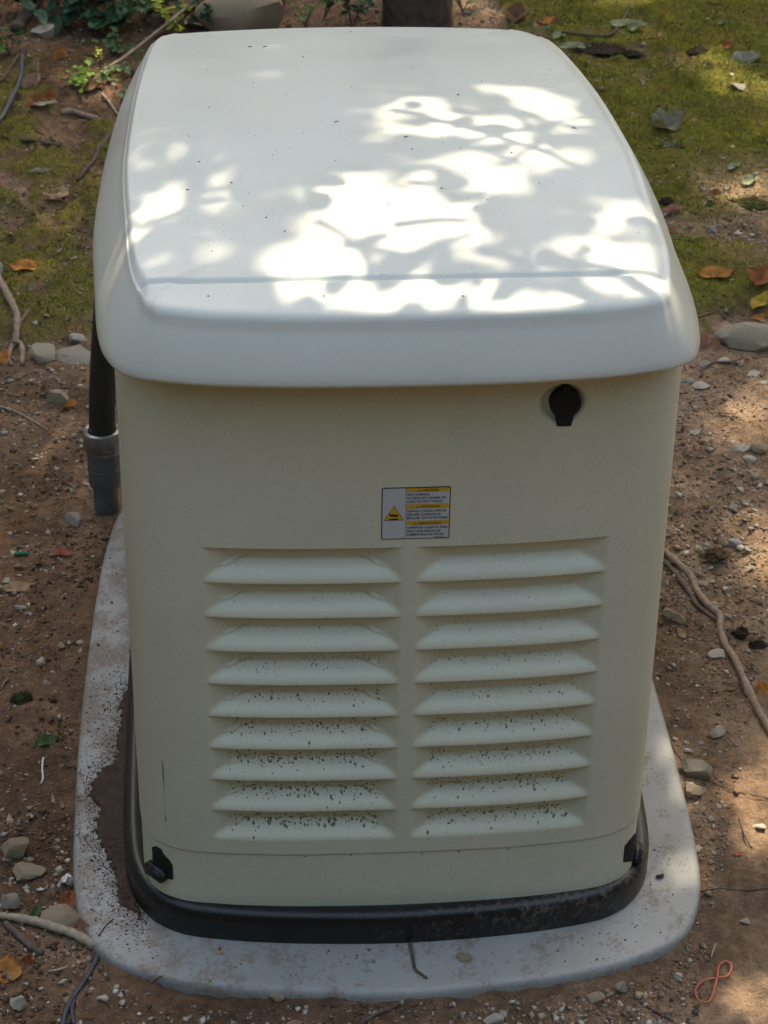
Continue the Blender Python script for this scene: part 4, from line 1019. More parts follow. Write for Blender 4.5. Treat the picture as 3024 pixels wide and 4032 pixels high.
# rubber band, figure of eight
Q = [(1385, 1030), (1396, 960), (1432, 936), (1461, 968), (1444, 1014), (1390, 1036), (1318, 1047), (1272, 1092), (1284, 1148), (1340, 1165), (1372, 1090)]
Q = [((1800 + a_ / 1.355) / KD, (3100 + b_ / 1.355) / KD) for a_, b_ in Q]
P = catmull(np.array([gp(q, 0.003) for q in Q]), 7, True); P[:, 2] = P[:, 2].max() - 0.001
P[-8:, 2] += 0.0022 ; P[:6, 2] += 0.0022
Pc = np.vstack([P, P[:1]])
V, F = tube(Pc, 0.0014, 8, flat=(0.95, 0.55), cap=False)
tag(link('rubber_band', mkmesh('rubber_band', V, F), M['rubber']), 'red rubber band twisted into a figure of eight on the dirt', 'rubber band')
# foil scrap
o = link('foil_scrap', rock_mesh('foil_scrap', 71, 3, 16, 0.14, 0.4), M['foil']); p = gp((147, 1906)); o.scale = (0.0085, 0.009, 0.008); o.location = (p[0], p[1], p[2] + 0.006)
tag(o, 'crumpled silver foil scrap left of the pad', 'foil')
stone((-6, 600), 26, 40, 'rock_pale', 'white round stone cut by the left frame edge above the forked root', 72, 0.9, cuts=4, lo=0.8)

# ------------------------------------------------------------------ fallen leaves
LC = {'tan': (0.42, 0.27, 0.16), 'orange': (0.46, 0.19, 0.045), 'rust': (0.36, 0.12, 0.045), 'red': (0.36, 0.11, 0.075), 'yellow': (0.50, 0.33, 0.05), 'brown': (0.22, 0.12, 0.065),
      'pink': (0.42, 0.22, 0.155), 'palegreen': (0.30, 0.34, 0.19), 'green': (0.06, 0.12, 0.035), 'greygreen': (0.25, 0.235, 0.155), 'pale': (0.42, 0.38, 0.29)}
def leaf_mesh(name, L, Wd, col, fold=0.25, curl=0.3, seed=0, stem=0.3, lobes=0.0, twist=0.0, nu=11, nv=7):
    r_ = np.random.default_rng(seed); V = []; C = []
    for i in range(nu):
        t = i / (nu - 1); w = Wd / 2 * max(0.02, math.sin(math.pi * min(1, t ** 0.75 * 0.98 + 0.01)) ** 0.8)
        if lobes: w *= 1 + lobes * math.sin(t * 17 + seed)
        for j in range(nv):
            s_ = j / (nv - 1) * 2 - 1
            xx = s_ * w; yy = t * L
            z = fold * abs(xx) * (1 + 0.6 * math.sin(6 * t + seed)) + curl * L * (t - 0.45) ** 2 + 0.06 * Wd * math.sin(9 * t + 4 * s_ + seed) + twist * xx * t
            z += 0.02 * Wd * r_.normal()
            V.append((xx, yy - L / 2, z)); vein = 1.0 - 0.25 * (abs(s_) < 0.1)
            C.append(np.array(col) * vein * (1 + 0.12 * r_.normal()))
    F = gridfaces(nu, nv).tolist()
    if stem:
        P = [(0, -L / 2 + 0.02 * L, V[nv // 2][2]), (0.02 * L, -L / 2 - stem * L * 0.5, V[nv // 2][2] + 0.02 * L), (0.07 * L, -L / 2 - stem * L, V[nv // 2][2])]
        v2, f2 = tube(P, 0.012 * L, 4); o_ = len(V); V += [tuple(q) for q in v2]; C += [np.array(col) * 0.7] * len(v2); F += [[a_ + o_ for a_ in q] for q in f2]
    V = np.array(V); V[:, 2] -= V[:, 2].min()
    return mkmesh(name, V, F, True, np.clip(np.array(C), 0.005, 1))
def leaf(D, LD, WD, ang, colour, label, seed, tilt=(0.0, 0.0), fold=0.25, curl=0.3, lift=0.001, stem=0.3, lobes=0.0, onpad=None):
    """fallen leaf of length LD and width WD reading units; ang = compass angle of its tip on the ground (0 = away, degrees, + to the right)"""
    p = gp(D) if onpad is None else on_z(D, onpad); k = dscale(p)
    me = leaf_mesh('leaf', LD / k, WD / k, LC[colour], fold, curl, seed, stem, lobes); o = link('leaf', me, M['leafgreen' if 'green' in colour else 'leafdry'])
    o.location = (p[0], p[1], p[2] + lift); o.rotation_euler = (tilt[0], tilt[1], math.radians(-ang))
    return tag(o, label, 'leaf')
LV = [((115, 418), 58, 66, -35, 'tan', 'heart shaped tan leaf lying flat on the left moss', (0, 0), 0.12, 0.1),
      ((58, 580), 72, 40, 100, 'orange', 'long orange leaf on the moss near the left edge', (0, 0.2), 0.35, 0.2),
      ((1550, 598), 80, 48, 95, 'orange', 'bright orange leaf curling up on the moss at right', (0.15, 0.1), 0.3, 0.45),
      ((1642, 605), 60, 60, 30, 'rust', 'crumpled rust red leaf at the right frame edge', (0.4, 0.2), 0.6, 0.6),
      ((1645, 655), 56, 36, 60, 'yellow', 'yellow leaf propped on the largest right stone', (0.5, 0.0), 0.4, 0.3),
      ((1644, 672), 34, 26, 80, 'orange', 'small orange leaf scrap under the yellow leaf', (0.1, 0.0), 0.3, 0.3),
      ((1523, 752), 56, 60, 10, 'pink', 'curled pinkish brown leaf beside the roof right corner', (0.55, 0.1), 0.7, 0.9),
      ((146, 880), 60, 34, 100, 'orange', 'orange red leaf leaning on a grey green stone', (0.5, 0.1), 0.4, 0.2),
      ((132, 1200), 66, 26, 95, 'red', 'narrow red brown leaf on the left dirt', (0.3, 0.0), 0.4, 0.1),
      ((38, 1272), 84, 34, 85, 'tan', 'flat tan pink leaf at the left edge of the dirt', (0.05, 0.1), 0.2, 0.2),
      ((16, 2098), 66, 72, 15, 'orange', 'large orange leaf in the lower left corner', (0.45, 0.0), 0.2, 0.3),
      ((60, 2078), 40, 30, 20, 'rust', 'folded rust leaf standing beside the large orange one', (1.0, 0.3), 0.9, 0.2),
      ((150, 1948), 40, 44, 0, 'rust', 'torn rust coloured leaf by the left pad edge', (0.4, 0.2), 0.6, 0.5),
      ((184, 2014), 58, 46, 110, 'pink', 'brown curled leaf wrapped round the pale stick end', (0.4, 0.6), 0.8, 0.6),
      ((74, 1978), 60, 22, 25, 'green', 'green leaf sliver next to the large round stone', (0.4, 0.3), 0.5, 0.2),
      ((104, 1604), 50, 34, 70, 'green', 'dark green leaf on the left dirt', (0.2, 0.2), 0.5, 0.4),
      ((1448, 275), 78, 64, 80, 'greygreen', 'crumpled grey green leaf on the right moss', (0.3, 0.3), 0.9, 0.9),
      ((1612, 136), 66, 46, 100, 'pale', 'pale curled leaf on the far right moss', (0.2, 0.5), 0.8, 0.8),
      ((1345, 56), 60, 26, 100, 'palegreen', 'pale green leaf nearest the bent twig', (0.1, 0.2), 0.4, 0.3),
      ((1376, 62), 46, 30, 80, 'palegreen', 'pale green leaf right of its neighbour by the twig', (0.2, 0.1), 0.5, 0.4),
      ((1242, 104), 70, 28, 105, 'palegreen', 'long pale green leaf by the roof right corner', (0.1, 0.1), 0.4, 0.2),
      ((1210, 82), 36, 26, 60, 'palegreen', 'small pale green leaf touching the roof right edge', (0.2, 0.1), 0.4, 0.2),
      ((1114, 46), 52, 50, 20, 'brown', 'large curled brown leaf behind the roof', (0.6, 0.1), 0.8, 0.6),
      ((1180, 34), 50, 28, 95, 'orange', 'orange leaf on the far moss behind the roof', (0.1, 0.1), 0.4, 0.3),
      ((1570, 100), 32, 24, 60, 'rust', 'small orange brown leaf on the far right moss', (0.3, 0.1), 0.6, 0.5),
      ((1452, 460), 52, 28, 105, 'pink', 'curled orange brown leaf on soil beside the roof right edge', (0.3, 0.2), 0.8, 0.6),
      ((72, 182), 54, 40, 30, 'pink', 'pinkish dead leaf hanging below the hose on the left', (0.7, 0.2), 0.6, 0.4),
      ((76, 150), 62, 18, 5, 'tan', 'long thin curled tan leaf standing at upper left', (1.1, 0.2), 0.8, 0.3),
      ((132, 122), 46, 30, 0, 'orange', 'upright orange leaf among the green sprigs', (1.2, 0.2), 0.7, 0.2),
      ((80, 222), 40, 30, 45, 'rust', 'rust red leaf pair nearest the hose', (0.5, 0.2), 0.7, 0.6),
      ((108, 205), 36, 26, 0, 'rust', 'rust red leaf right of the pair near the hose', (0.6, 0.1), 0.7, 0.5),
      ((100, 226), 56, 18, 95, 'pale', 'pale grey leaf below the rust leaves', (0.1, 0.0), 0.3, 0.2),
      ((1651, 1492), 34, 40, 20, 'orange', 'orange leaf touching the long root at the right edge', (0.4, 0.1), 0.6, 0.4),
      ((12, 775), 40, 30, 10, 'orange', 'orange leaf beside the forked root at the left edge', (0.5, 0.1), 0.6, 0.4),
      ((90, 372), 62, 18, 95, 'greygreen', 'dull green leaf on the moss above the tan heart shaped leaf', (0.15, 0.1), 0.4, 0.2),
      ((1420, 1332), 10, 8, 0, 'red', 'tiny red leaf scrap', (0.1, 0), 0.2, 0.2),
      ((1595, 1846), 26, 10, 90, 'red', 'small red leaf scrap on the sunlit dirt', (0.2, 0), 0.3, 0.2),
      ((1540, 425), 40, 28, 100, 'brown', 'brown leaf on the bare gravel within the moss', (0.3, 0.1), 0.6, 0.5),
      ((1620, 395), 40, 26, 60, 'palegreen', 'bluish green leaf at the edge of the gravel in the moss', (0.2, 0.1), 0.5, 0.4),
      ((1585, 362), 34, 20, 60, 'palegreen', 'faded green leaf left of the bluish green one', (0.2, 0.1), 0.5, 0.4),
      ((1478, 640), 30, 16, 50, 'green', 'bright green clover leaf on the moss by the roof right edge', (0.2, 0.1), 0.4, 0.3),
      ((1405, 378), 30, 18, 40, 'palegreen', 'pale green leaf on the moss left of the crumpled one', (0.2, 0.1), 0.4, 0.3),
      ((1492, 700), 30, 18, 80, 'rust', 'small rust leaf in the gravel above the curled pink leaf', (0.2, 0.1), 0.6, 0.5),
      ((230, 155), 30, 18, 80, 'pale', 'pale leaf beside the shrub stem foot', (0.2, 0.1), 0.4, 0.3),
      ((205, 190), 60, 34, 70, 'brown', 'large brown dead leaf below the green sprigs', (0.2, 0.1), 0.5, 0.4)]
for k, (D, L, Wd, an, co, lb, tl, fo, cu) in enumerate(LV):
    if 'tiny red' in lb: continue
    leaf(D, L, Wd, an, co, lb, 400 + k, tl, fo, cu, lobes=0.18 if 'crumpled' in lb or 'torn' in lb else 0.0)
# small leaf scraps across the back
for k in range(330):
    x, y = visible_xy(1, rng); x, y = float(x[0]), float(y[0])
    if pad_r(x, y) < 1.06 or (y < 1.3 and rng.random() < 0.45): continue
    back = y >= 1.3
    co = rng.choice(['brown', 'rust', 'tan', 'greygreen', 'pink'], p=(0.35, 0.15, 0.25, 0.15, 0.10)); L = rng.uniform(0.010, 0.024)
    me = leaf_mesh('leaf_scrap', L, L * rng.uniform(0.4, 0.7), LC[co], 0.5, 0.5, 900 + k, 0.0, 0.0, 0, 7, 5)
    o = link('leaf_scrap', me, M['leafgreen' if 'green' in co else 'leafdry']); o.location = (x, y, float(gz(x, y)) + 0.003); o.rotation_euler = (rng.normal(0.2, 0.2), rng.normal(0, 0.3), rng.uniform(0, 6.28))
    side = 'left' if x < 0.1 else 'right'
    nmC = {'brown': 'brown', 'rust': 'rust', 'tan': 'tan', 'greygreen': 'grey green', 'pink': 'pinkish'}[co]
    where = f'on the ground behind the cabinet at {side}' if back else (f'on the dirt beside the pad at {side}' if y > 0 else f'on the dirt before the pad at {side}')
    tag(o, f'small {nmC} leaf scrap {where}', 'leaf scrap', f'{nmC} leaf scraps {where}')
# loose twigs
for k in range(70):
    x, y = visible_xy(1, rng); x, y = float(x[0]), float(y[0]); L = rng.uniform(0.03, 0.11); a = rng.uniform(0, 6.28)
    if pad_r(x, y) < 1.2 or y > 3.0: continue
    q = np.array([(x + L * t * math.cos(a) + 0.08 * L * rng.normal(), y + L * t * math.sin(a) + 0.08 * L * rng.normal()) for t in (-0.5, -0.15, 0.2, 0.5)])
    P = catmull(np.column_stack([q, gz(q[:, 0], q[:, 1]) + 0.0025]), 5); V, F = tube(P, [rng.uniform(0.0011, 0.0024), 0.0006], 6, wob=0.15, seed=k)
    kind_ = ['rootwood', 'darkwood', 'palewood'][int(rng.integers(3))]; o = link('twig', mkmesh('twig', V, F), M[kind_])
    cl = {'rootwood': 'brown', 'darkwood': 'dark', 'palewood': 'straw coloured'}[kind_]
    reg = 'behind the cabinet at left' if x < 0.1 and y > 1.3 else ('on the moss at right' if y > 1.5 else ('on the dirt left of the pad' if x < 0 else 'on the dirt right of the pad'))
    tag(o, f'loose short {cl} twig lying {reg}', 'twig', f'loose {cl} twigs {reg}')

# ------------------------------------------------------------------ moss clumps and clods
def clump(D, wD, hD, label, seed, c1, nb=900, blade=0.22):
    p = gp(D); k = dscale(p); w_ = wD / k / 2; r_ = np.random.default_rng(seed)
    me0 = rock_mesh('moss_clump', seed, 3, 6, 0.20, 0.6); V = np.array([v.co[:] for v in me0.vertices]); F = [list(q.vertices) for q in me0.polygons]; bpy.data.meshes.remove(me0)
    hh = hD / k * 0.42; V = V * [w_, w_ * 0.7, hh]; C = [np.array(c1) * 0.6] * len(V)
    Vs = [V]; o_ = len(V)
    for _ in range(nb):
        i = r_.integers(o_); q = V[i]
        if q[2] < -0.2 * hh: continue
        d = 0.7 * q / (np.linalg.norm(q) + 1e-9) + r_.normal(0, 0.7, 3); L = w_ * blade * r_.uniform(0.4, 1.1); s_ = np.cross(d, r_.normal(size=3)); s_ = s_ / np.linalg.norm(s_) * 0.0006
        b0 = sum(len(a_) for a_ in Vs) if False else None
        Vs.append(np.array([q - s_, q + s_, q + d * L])); C += [np.array(c1) * r_.uniform(0.6, 1.6)] * 3
    nb_ = len(Vs) - 1; VV = np.vstack(Vs); F += [[o_ + 3 * t, o_ + 3 * t + 1, o_ + 3 * t + 2] for t in range(nb_)]
    o = link('moss_clump', mkmesh('moss_clump', VV, F, False, np.array(C)), M['moss']); o.location = (p[0], p[1], p[2] + hh * 0.35)
    return tag(o, label, 'moss clump')
CL = [((1545, 1202), 62, 34, 'tuft of brown dead moss lying on the dirt right of the cabinet', 501, (0.20, 0.13, 0.075)),
      ((1300, 112), 110, 26, 'long dark brown turf clod behind the roof right corner', 502, (0.075, 0.045, 0.028)),
      ((1365, 122), 46, 24, 'dark turf clod at the right end of the long one', 503, (0.07, 0.045, 0.028)),
      ((1440, 440), 36, 26, 'small dark mossy clod beside the roof right edge', 504, (0.08, 0.05, 0.03)),
      ((1510, 115), 60, 22, 'dark brown clod on the far moss', 505, (0.07, 0.05, 0.025)),
      ((1600, 1372), 40, 36, 'nearly black clod beside the long root', 506, (0.07, 0.045, 0.032)),
      ((1636, 1395), 40, 24, 'black crumbly clod near the right frame edge', 507, (0.075, 0.05, 0.035)),
      ((50, 1515), 56, 40, 'low dark green moss tuft on the left dirt', 508, (0.09, 0.09, 0.035)),
      ((405, 2112), 34, 40, 'grey green moss tuft at the front left rim of the pad', 509, (0.12, 0.10, 0.06)),
      ((912, 2048), 40, 16, 'scrap of moss lying on the pad by the bent twig', 510, (0.10, 0.085, 0.04)),
      ((1620, 445), 80, 34, 'olive moss hummock on the gravel at the right edge', 511, (0.13, 0.125, 0.03)),
      ((1540, 440), 30, 14, 'tiny moss cushion in the gravel at the right', 512, (0.11, 0.11, 0.03))]
for D, w_, h_, lb, sd_, c_ in CL:
    o = clump(D, w_, h_, lb, sd_, c_, 700 if w_ > 50 else 450)
    if sd_ == 510: o.location.z = 0.003

# ------------------------------------------------------------------ plants
def leafproto(L, Wd, col, seed, **k):
    me = leaf_mesh('leaf', L, Wd, col, k.get('fold', 0.2), k.get('curl', 0.25), seed, 0.15, 0.0, 0, 8, 5); me.materials.append(M['leafgreen'])
    V = np.array([v.co[:] for v in me.vertices]); V[:, 1] += L / 2; me.vertices.foreach_set('co', V.astype(np.float32).ravel()); return me
def plant(D, label, n, L, spread, height, col, seed, ratio=0.6, cat='plant', name='ground_plant', lean=(0, 0), nst=5):
    p = gp(D); r_ = np.random.default_rng(seed); root = empty(name, tuple(p), label, cat)
    protos = [leafproto(L * s_, L * s_ * ratio, np.array(col) * t_, seed + q) for q, (s_, t_) in enumerate(((1, 1), (0.8, 1.25), (1.1, 0.8), (0.9, 1.05)))]
    per = max(1, n // nst)
    for s_ in range(nst):
        a = r_.uniform(0, 6.28); end = np.array([math.cos(a) * spread * r_.uniform(0.4, 1) + lean[0], math.sin(a) * spread * r_.uniform(0.4, 1) + lean[1], height * r_.uniform(0.6, 1.1)])
        P = catmull(np.array([(0, 0, 0), end * [0.35, 0.35, 0.6], end]), 6)
        V, F = tube(P, [0.0016, 0.0008], 5); link('stem', mkmesh('stem', V, F), M['darkwood'], root)
        for q in range(per):
            t = 0.3 + 0.7 * (q + 1) / per; b0 = P[min(len(P) - 1, int(t * (len(P) - 1)))]
            o = link('leaf', protos[int(r_.integers(4))], None, root); o.location = b0
            o.rotation_euler = (r_.normal(0.05, 0.4), r_.normal(0, 0.35), r_.uniform(0, 6.28))
    return root
DG, MG, LG, YG = (0.05, 0.11, 0.045), (0.10, 0.21, 0.05), (0.24, 0.42, 0.06), (0.46, 0.55, 0.06)
plant((60, 34), 'dark green leafy plant in the upper left corner above the log', 44, 0.05, 0.13, 0.12, DG, 601, 0.55)
plant((200, 30), 'dark green leafy shrub with broad dull leaves left of the shrub stem', 70, 0.05, 0.15, 0.15, DG, 602, 0.6)
plant((248, 70), 'lower dark green plant with broad leaves over the pale rock', 44, 0.048, 0.10, 0.08, (0.063, 0.144, 0.063), 603, 0.6)
plant((150, 60), 'bluish green plant between the log and the shrub', 44, 0.05, 0.11, 0.10, (0.054, 0.135, 0.072), 604, 0.55)
plant((310, 45), 'dark undergrowth plant behind the shrub stem', 44, 0.035, 0.12, 0.08, (0.054, 0.108, 0.040), 605, 0.55)
plant((175, 186), 'patch of bright green three leaved sprigs on the soil left of the roof', 60, 0.015, 0.075, 0.03, LG, 606, 0.75, nst=12)
plant((235, 182), 'bright green sprig cluster nearest the roof edge', 30, 0.014, 0.05, 0.03, MG, 607, 0.75, nst=8)
plant((218, 150), 'thin upright yellow green seedling beside the stem foot', 18, 0.010, 0.012, 0.06, YG, 608, 0.6, nst=2)
plant((398, 95), 'yellow green leafy twig hanging by the far left roof corner', 26, 0.026, 0.10, 0.13, YG, 609, 0.6, nst=3, lean=(-0.05, 0))
plant((356, 30), 'bright yellow green leafy twig at the top edge', 26, 0.028, 0.10, 0.12, YG, 610, 0.65, nst=4)
plant((395, 70), 'golden leaved twig in front of the shaded grey rock', 16, 0.026, 0.08, 0.11, (0.33, 0.30, 0.04), 611, 0.55, nst=3, lean=(0.03, 0))
plant((660, 62), 'bright green seedling in front of the tan rock', 12, 0.03, 0.05, 0.06, MG, 612, 0.45, nst=3)
plant((760, 62), 'dark green undergrowth plant left of the tree trunk', 54, 0.03, 0.10, 0.10, DG, 613, 0.5)
plant((700, 40), 'green undergrowth plant between tan rock and tree trunk', 44, 0.03, 0.10, 0.09, (0.063, 0.153, 0.045), 614, 0.5)
plant((610, 20), 'small green plant growing over the right end of the tan rock', 14, 0.03, 0.07, 0.10, MG, 615, 0.5)
plant((1000, 30), 'low green weed right of the tree trunk', 16, 0.025, 0.07, 0.05, MG, 616, 0.6)
plant((265, 215), 'small green creeper beside the roof left edge', 16, 0.018, 0.05, 0.025, (0.108, 0.216, 0.081), 617, 0.7)
plant((1450, 318), 'tiny pale green clover patch on the moss right of the roof', 26, 0.009, 0.05, 0.008, (0.17, 0.24, 0.11), 618, 0.9, nst=8)
plant((125, 16), 'dark green plant at the top edge behind the log', 44, 0.05, 0.12, 0.12, (0.05, 0.12, 0.05), 622, 0.6)
plant((305, 14), 'dark green leafy plant at the top edge left of the shrub stem end', 44, 0.04, 0.12, 0.10, (0.05, 0.105, 0.04), 623, 0.6)
plant((450, 70), 'dark ivy like plant in the shade under the shrub twigs', 40, 0.032, 0.10, 0.08, (0.045, 0.10, 0.05), 624, 0.7)
plant((22, 120), 'green broad leaved weed by the top of the hose', 12, 0.035, 0.05, 0.05, MG, 619, 0.6)
plant((255, 120), 'green ground creeper under the slanting stem', 26, 0.022, 0.09, 0.03, (0.090, 0.180, 0.054), 620, 0.7)
plant((290, 165), 'dull green creeper between stem foot and roof', 22, 0.020, 0.07, 0.03, (0.081, 0.162, 0.063), 621, 0.7)

# ------------------------------------------------------------------ tree whose crown shades the place
tb_ = gp((905, 78)); tb_ = np.array([tb_[0], tb_[1] + 0.08, tb_[2] - 0.05])
tree = empty('shade_tree', tuple(tb_), 'tree trunk with reddish brown bark behind the cabinet roof', 'tree')
TP = catmull(np.array([(0, 0, 0), (0.0, 0.0, 0.10), (-0.02, 0.03, 0.6), (-0.05, 0.02, 1.6), (-0.02, -0.02, 2.8), (0.05, 0.0, 4.6), (0.0, 0.05, 7.0), (0.0, 0.05, 8.6)]), 10)
TR = np.interp(np.linspace(0, 1, len(TP)), [0, 0.05, 0.15, 0.6, 1], [0.10, 0.088, 0.082, 0.065, 0.02])
V, F = tube(TP, TR, 36, wob=0.05, seed=5)
link('trunk', mkmesh('trunk', V, F), M['bark'], tree)
ref = 0.88
def shadow_uv(P):                     # where a point's shadow falls on the level of the roof
    t = (P[..., 2] - ref) / S[2]; return P[..., 0] - S[0] * t, P[..., 1] - S[1] * t
def lidp(D): return lid_pt(D)
def uv_of(D, where):
    p = lidp(D) if where == 'lid' else gp(D) if where == 'ground' else on_z(D, 0.0)
    u_, v_ = shadow_uv(p); return (float(u_), float(v_))
GAPS = [ # openings of the crown, named by where their light lands: (place, share of leaves missing, outline)
 ('lid', 1.0, [(688, 410), (740, 402), (800, 415), (850, 410), (905, 418), (962, 430), (980, 472), (1040, 498), (1035, 518), (960, 512), (905, 500), (885, 488), (840, 482), (818, 500), (800, 520), (812, 560), (792, 578), (760, 572), (740, 590), (700, 585), (655, 574), (600, 562), (604, 530), (640, 512), (695, 508), (700, 470), (730, 452)]),
 ('lid', 1.0, [(690, 585), (760, 575), (800, 585), (812, 610), (790, 622), (685, 620)]),
 ('lid', 1.0, [(828, 608), (900, 580), (950, 560), (1000, 545), (1055, 558), (1085, 580), (1175, 600), (1060, 622), (830, 622)]),
 ('lid', 1.0, [(1208, 500), (1290, 494), (1385, 508), (1445, 538), (1475, 575), (1440, 582), (1330, 562), (1215, 522)]),
 ('lid', 1.0, [(890, 275), (968, 250), (1030, 242), (1142, 250), (1132, 288), (1080, 295), (1000, 292), (940, 288)]),
 ('lid', 0.97, [(832, 242), (870, 208), (905, 200), (955, 206), (930, 226), (882, 238)]),
 ('lid', 0.97, [(718, 392), (735, 362), (770, 352), (792, 370), (760, 394)]),
 ('lid', 1.0, [(824, 505), (860, 490), (892, 505), (890, 526), (860, 532), (820, 522)]),
 ('lid', 0.93, [(955, 362), (1000, 338), (1062, 343), (1122, 375), (1132, 425), (1080, 402), (1010, 392)]),
 ('lid', 0.96, [(1078, 258), (1130, 288), (1200, 308), (1234, 330), (1190, 338), (1100, 312)]),
 ('lid', 0.90, [(365, 402), (400, 372), (452, 408), (472, 440), (430, 452), (380, 432)]),
 ('lid', 0.92, [(248, 472), (300, 438), (342, 450), (347, 482), (300, 502), (252, 502)]),
 ('lid', 0.85, [(300, 405), (345, 395), (372, 425), (330, 440)]),
 ('lid', 0.85, [(390, 330), (440, 322), (460, 345), (410, 360)]),
 ('lid', 0.9, [(525, 572), (580, 562), (600, 578), (560, 590)]),
 ('lid', 0.95, [(1330, 615), (1445, 620), (1435, 690), (1385, 700), (1350, 655)]),
 ('lid', 0.95, [(1135, 622), (1225, 622), (1275, 645), (1240, 668), (1150, 660)]),
 ('lid', 0.85, [(1010, 178), (1100, 172), (1240, 200), (1255, 225), (1130, 210)]),
 ('lid', 0.9, [(1180, 232), (1262, 228), (1300, 275), (1240, 262)]),
 ('lid', 0.9, [(1300, 420), (1370, 410), (1390, 445), (1320, 450)]),
 ('lid', 0.9, [(1000, 440), (1060, 450), (1100, 480), (1050, 470)]),
 ('lid', 0.9, [(1130, 500), (1200, 520), (1180, 545), (1110, 530)]),
 ('lid', 0.9, [(650, 655), (720, 640), (760, 655), (700, 672)]),
 ('lid', 0.40, [(820, 180), (1150, 170), (1270, 220), (1440, 500), (1480, 600), (1450, 700), (600, 640), (560, 560), (690, 380), (760, 330)]),
 ('lid', 0.45, [(290, 270), (480, 300), (500, 500), (450, 560), (240, 580), (255, 420)]),
 ('ground', 0.97, [(-30, 850), (60, 838), (112, 858), (100, 960), (40, 1000), (-30, 1010)]),
 ('ground', 0.85, [(100, 1180), (190, 1180), (200, 1240), (130, 1250)]),
 ('ground', 0.97, [(1560, 1690), (1640, 1660), (1690, 1700), (1690, 1830), (1600, 1840), (1575, 1760)]),
 ('ground', 0.85, [(1560, 1120), (1690, 1080), (1690, 1290), (1600, 1250)]),
 ('ground', 0.8, [(1560, 880), (1690, 830), (1690, 960), (1590, 960)]),
 ('ground', 0.85, [(1580, 2080), (1690, 2060), (1690, 2230), (1560, 2230)]),
 ('ground', 0.97, [(1580, 170), (1690, 190), (1690, 225), (1600, 205)]),
 ('ground', 0.97, [(1240, -20), (1420, -20), (1400, 8), (1260, 8)]),
 ('ground', 0.9, [(990, -10), (1040, -10), (1050, 45), (1000, 55)]),
 ('ground', 0.8, [(1480, 120), (1560, 100), (1600, 150), (1500, 160)]),
 ('ground', 0.75, [(1540, 420), (1690, 380), (1690, 500), (1560, 480)]),
 ('ground', 0.9, [(1440, 1400), (1500, 1410), (1500, 1450), (1450, 1450)]),
 ('ground', 0.85, [(120, 160), (230, 150), (240, 205), (130, 210)]),
 ('pad', 0.97, [(1418, 1580), (1455, 1570), (1490, 1700), (1510, 1800), (1480, 1800), (1440, 1680)]),
 ('pad', 0.9, [(1470, 1820), (1520, 1820), (1525, 1900), (1490, 1880)])]
GUV = [(pr_, [uv_of(D, w_) for D in poly_]) for w_, pr_, poly_ in GAPS]
rl = np.random.default_rng(2024)
def strat(n, u0, u1, v0, v1):            # evenly spread, jittered places
    nu_ = int(math.sqrt(n * (u1 - u0) / (v1 - v0))); nv_ = int(n / nu_)
    a_, b_ = np.meshgrid(np.arange(nu_), np.arange(nv_)); a_ = a_.ravel(); b_ = b_.ravel()
    return u0 + (u1 - u0) * (a_ + rl.uniform(-0.3, 1.3, len(a_))) / nu_, v0 + (v1 - v0) * (b_ + rl.uniform(-0.3, 1.3, len(b_))) / nv_
BOUGH = (-0.62, 0.66, -0.30, 1.42)
ua, va = strat(9500, BOUGH[0] - 0.1, BOUGH[1] + 0.1, BOUGH[2] - 0.1, BOUGH[3] + 0.1); ha = rl.uniform(2.8, 5.6, len(ua)); la = rl.uniform(0.042, 0.072, len(ua))
ub, vb = strat(24000, -2.4, 2.7, -3.6, 4.3); hb = rl.uniform(6.6, 8.6, len(ub)); lb2 = rl.uniform(0.09, 0.15, len(ub))
k = ~((vb < -1.0) & (rl.random(len(ub)) < 0.55)); ub, vb, hb, lb2 = ub[k], vb[k], hb[k], lb2[k]
k = ~((ub > BOUGH[0]) & (ub < BOUGH[1]) & (vb > BOUGH[2]) & (vb < BOUGH[3])); ub, vb, hb, lb2 = ub[k], vb[k], hb[k], lb2[k]
u_ = np.concatenate([ua, ub]); v_ = np.concatenate([va, vb]); hz = np.concatenate([ha, hb]); LL = np.concatenate([la, lb2]); NL = len(u_)
fl = np.column_stack([u_ + S[0] * (hz - ref) / S[2], v_ + S[1] * (hz - ref) / S[2], hz])
drop = np.zeros(NL, bool)
for pr_, pg in GUV:
    c0 = np.mean(pg, 0)
    q = np.array(pg); dd = q - c0
    for lo_, sel in ((0.015, hz < 5), (0.05, hz >= 5)):
        q2 = c0 + dd * (1 + lo_ / (np.linalg.norm(dd, axis=1)[:, None] + 0.02))
        drop |= sel & inpoly(u_, v_, q2) & (rl.random(NL) < pr_)
k = ~drop; fl = fl[k]; LL = LL[k]; NL = len(fl)
yaw = rl.uniform(0, 6.28, NL); tx = rl.normal(0, 0.35, NL); ty = rl.normal(0, 0.35, NL)
prof = np.array([(0, 0), (0.28, 0.22), (0.30, 0.55), (0.0, 1.0), (-0.30, 0.55), (-0.28, 0.22)])
ax = np.stack([np.cos(yaw), np.sin(yaw), tx], -1); ay = np.stack([-np.sin(yaw), np.cos(yaw), ty], -1)
V = fl[:, None] + LL[:, None, None] * (prof[None, :, :1] * ax[:, None] + (prof[None, :, 1:] - 0.5) * ay[:, None]); V = V.reshape(-1, 3) - tb_
i0 = np.arange(NL)[:, None] * 6
F = np.concatenate([i0 + [[0, 1, 2]], i0 + [[0, 2, 3]], i0 + [[0, 3, 4]], i0 + [[0, 4, 5]]], 0)
cc = np.array([(0.06, 0.115, 0.03)]) * rl.uniform(0.6, 1.5, (NL, 1)) * np.array([[1, 1, 1]])
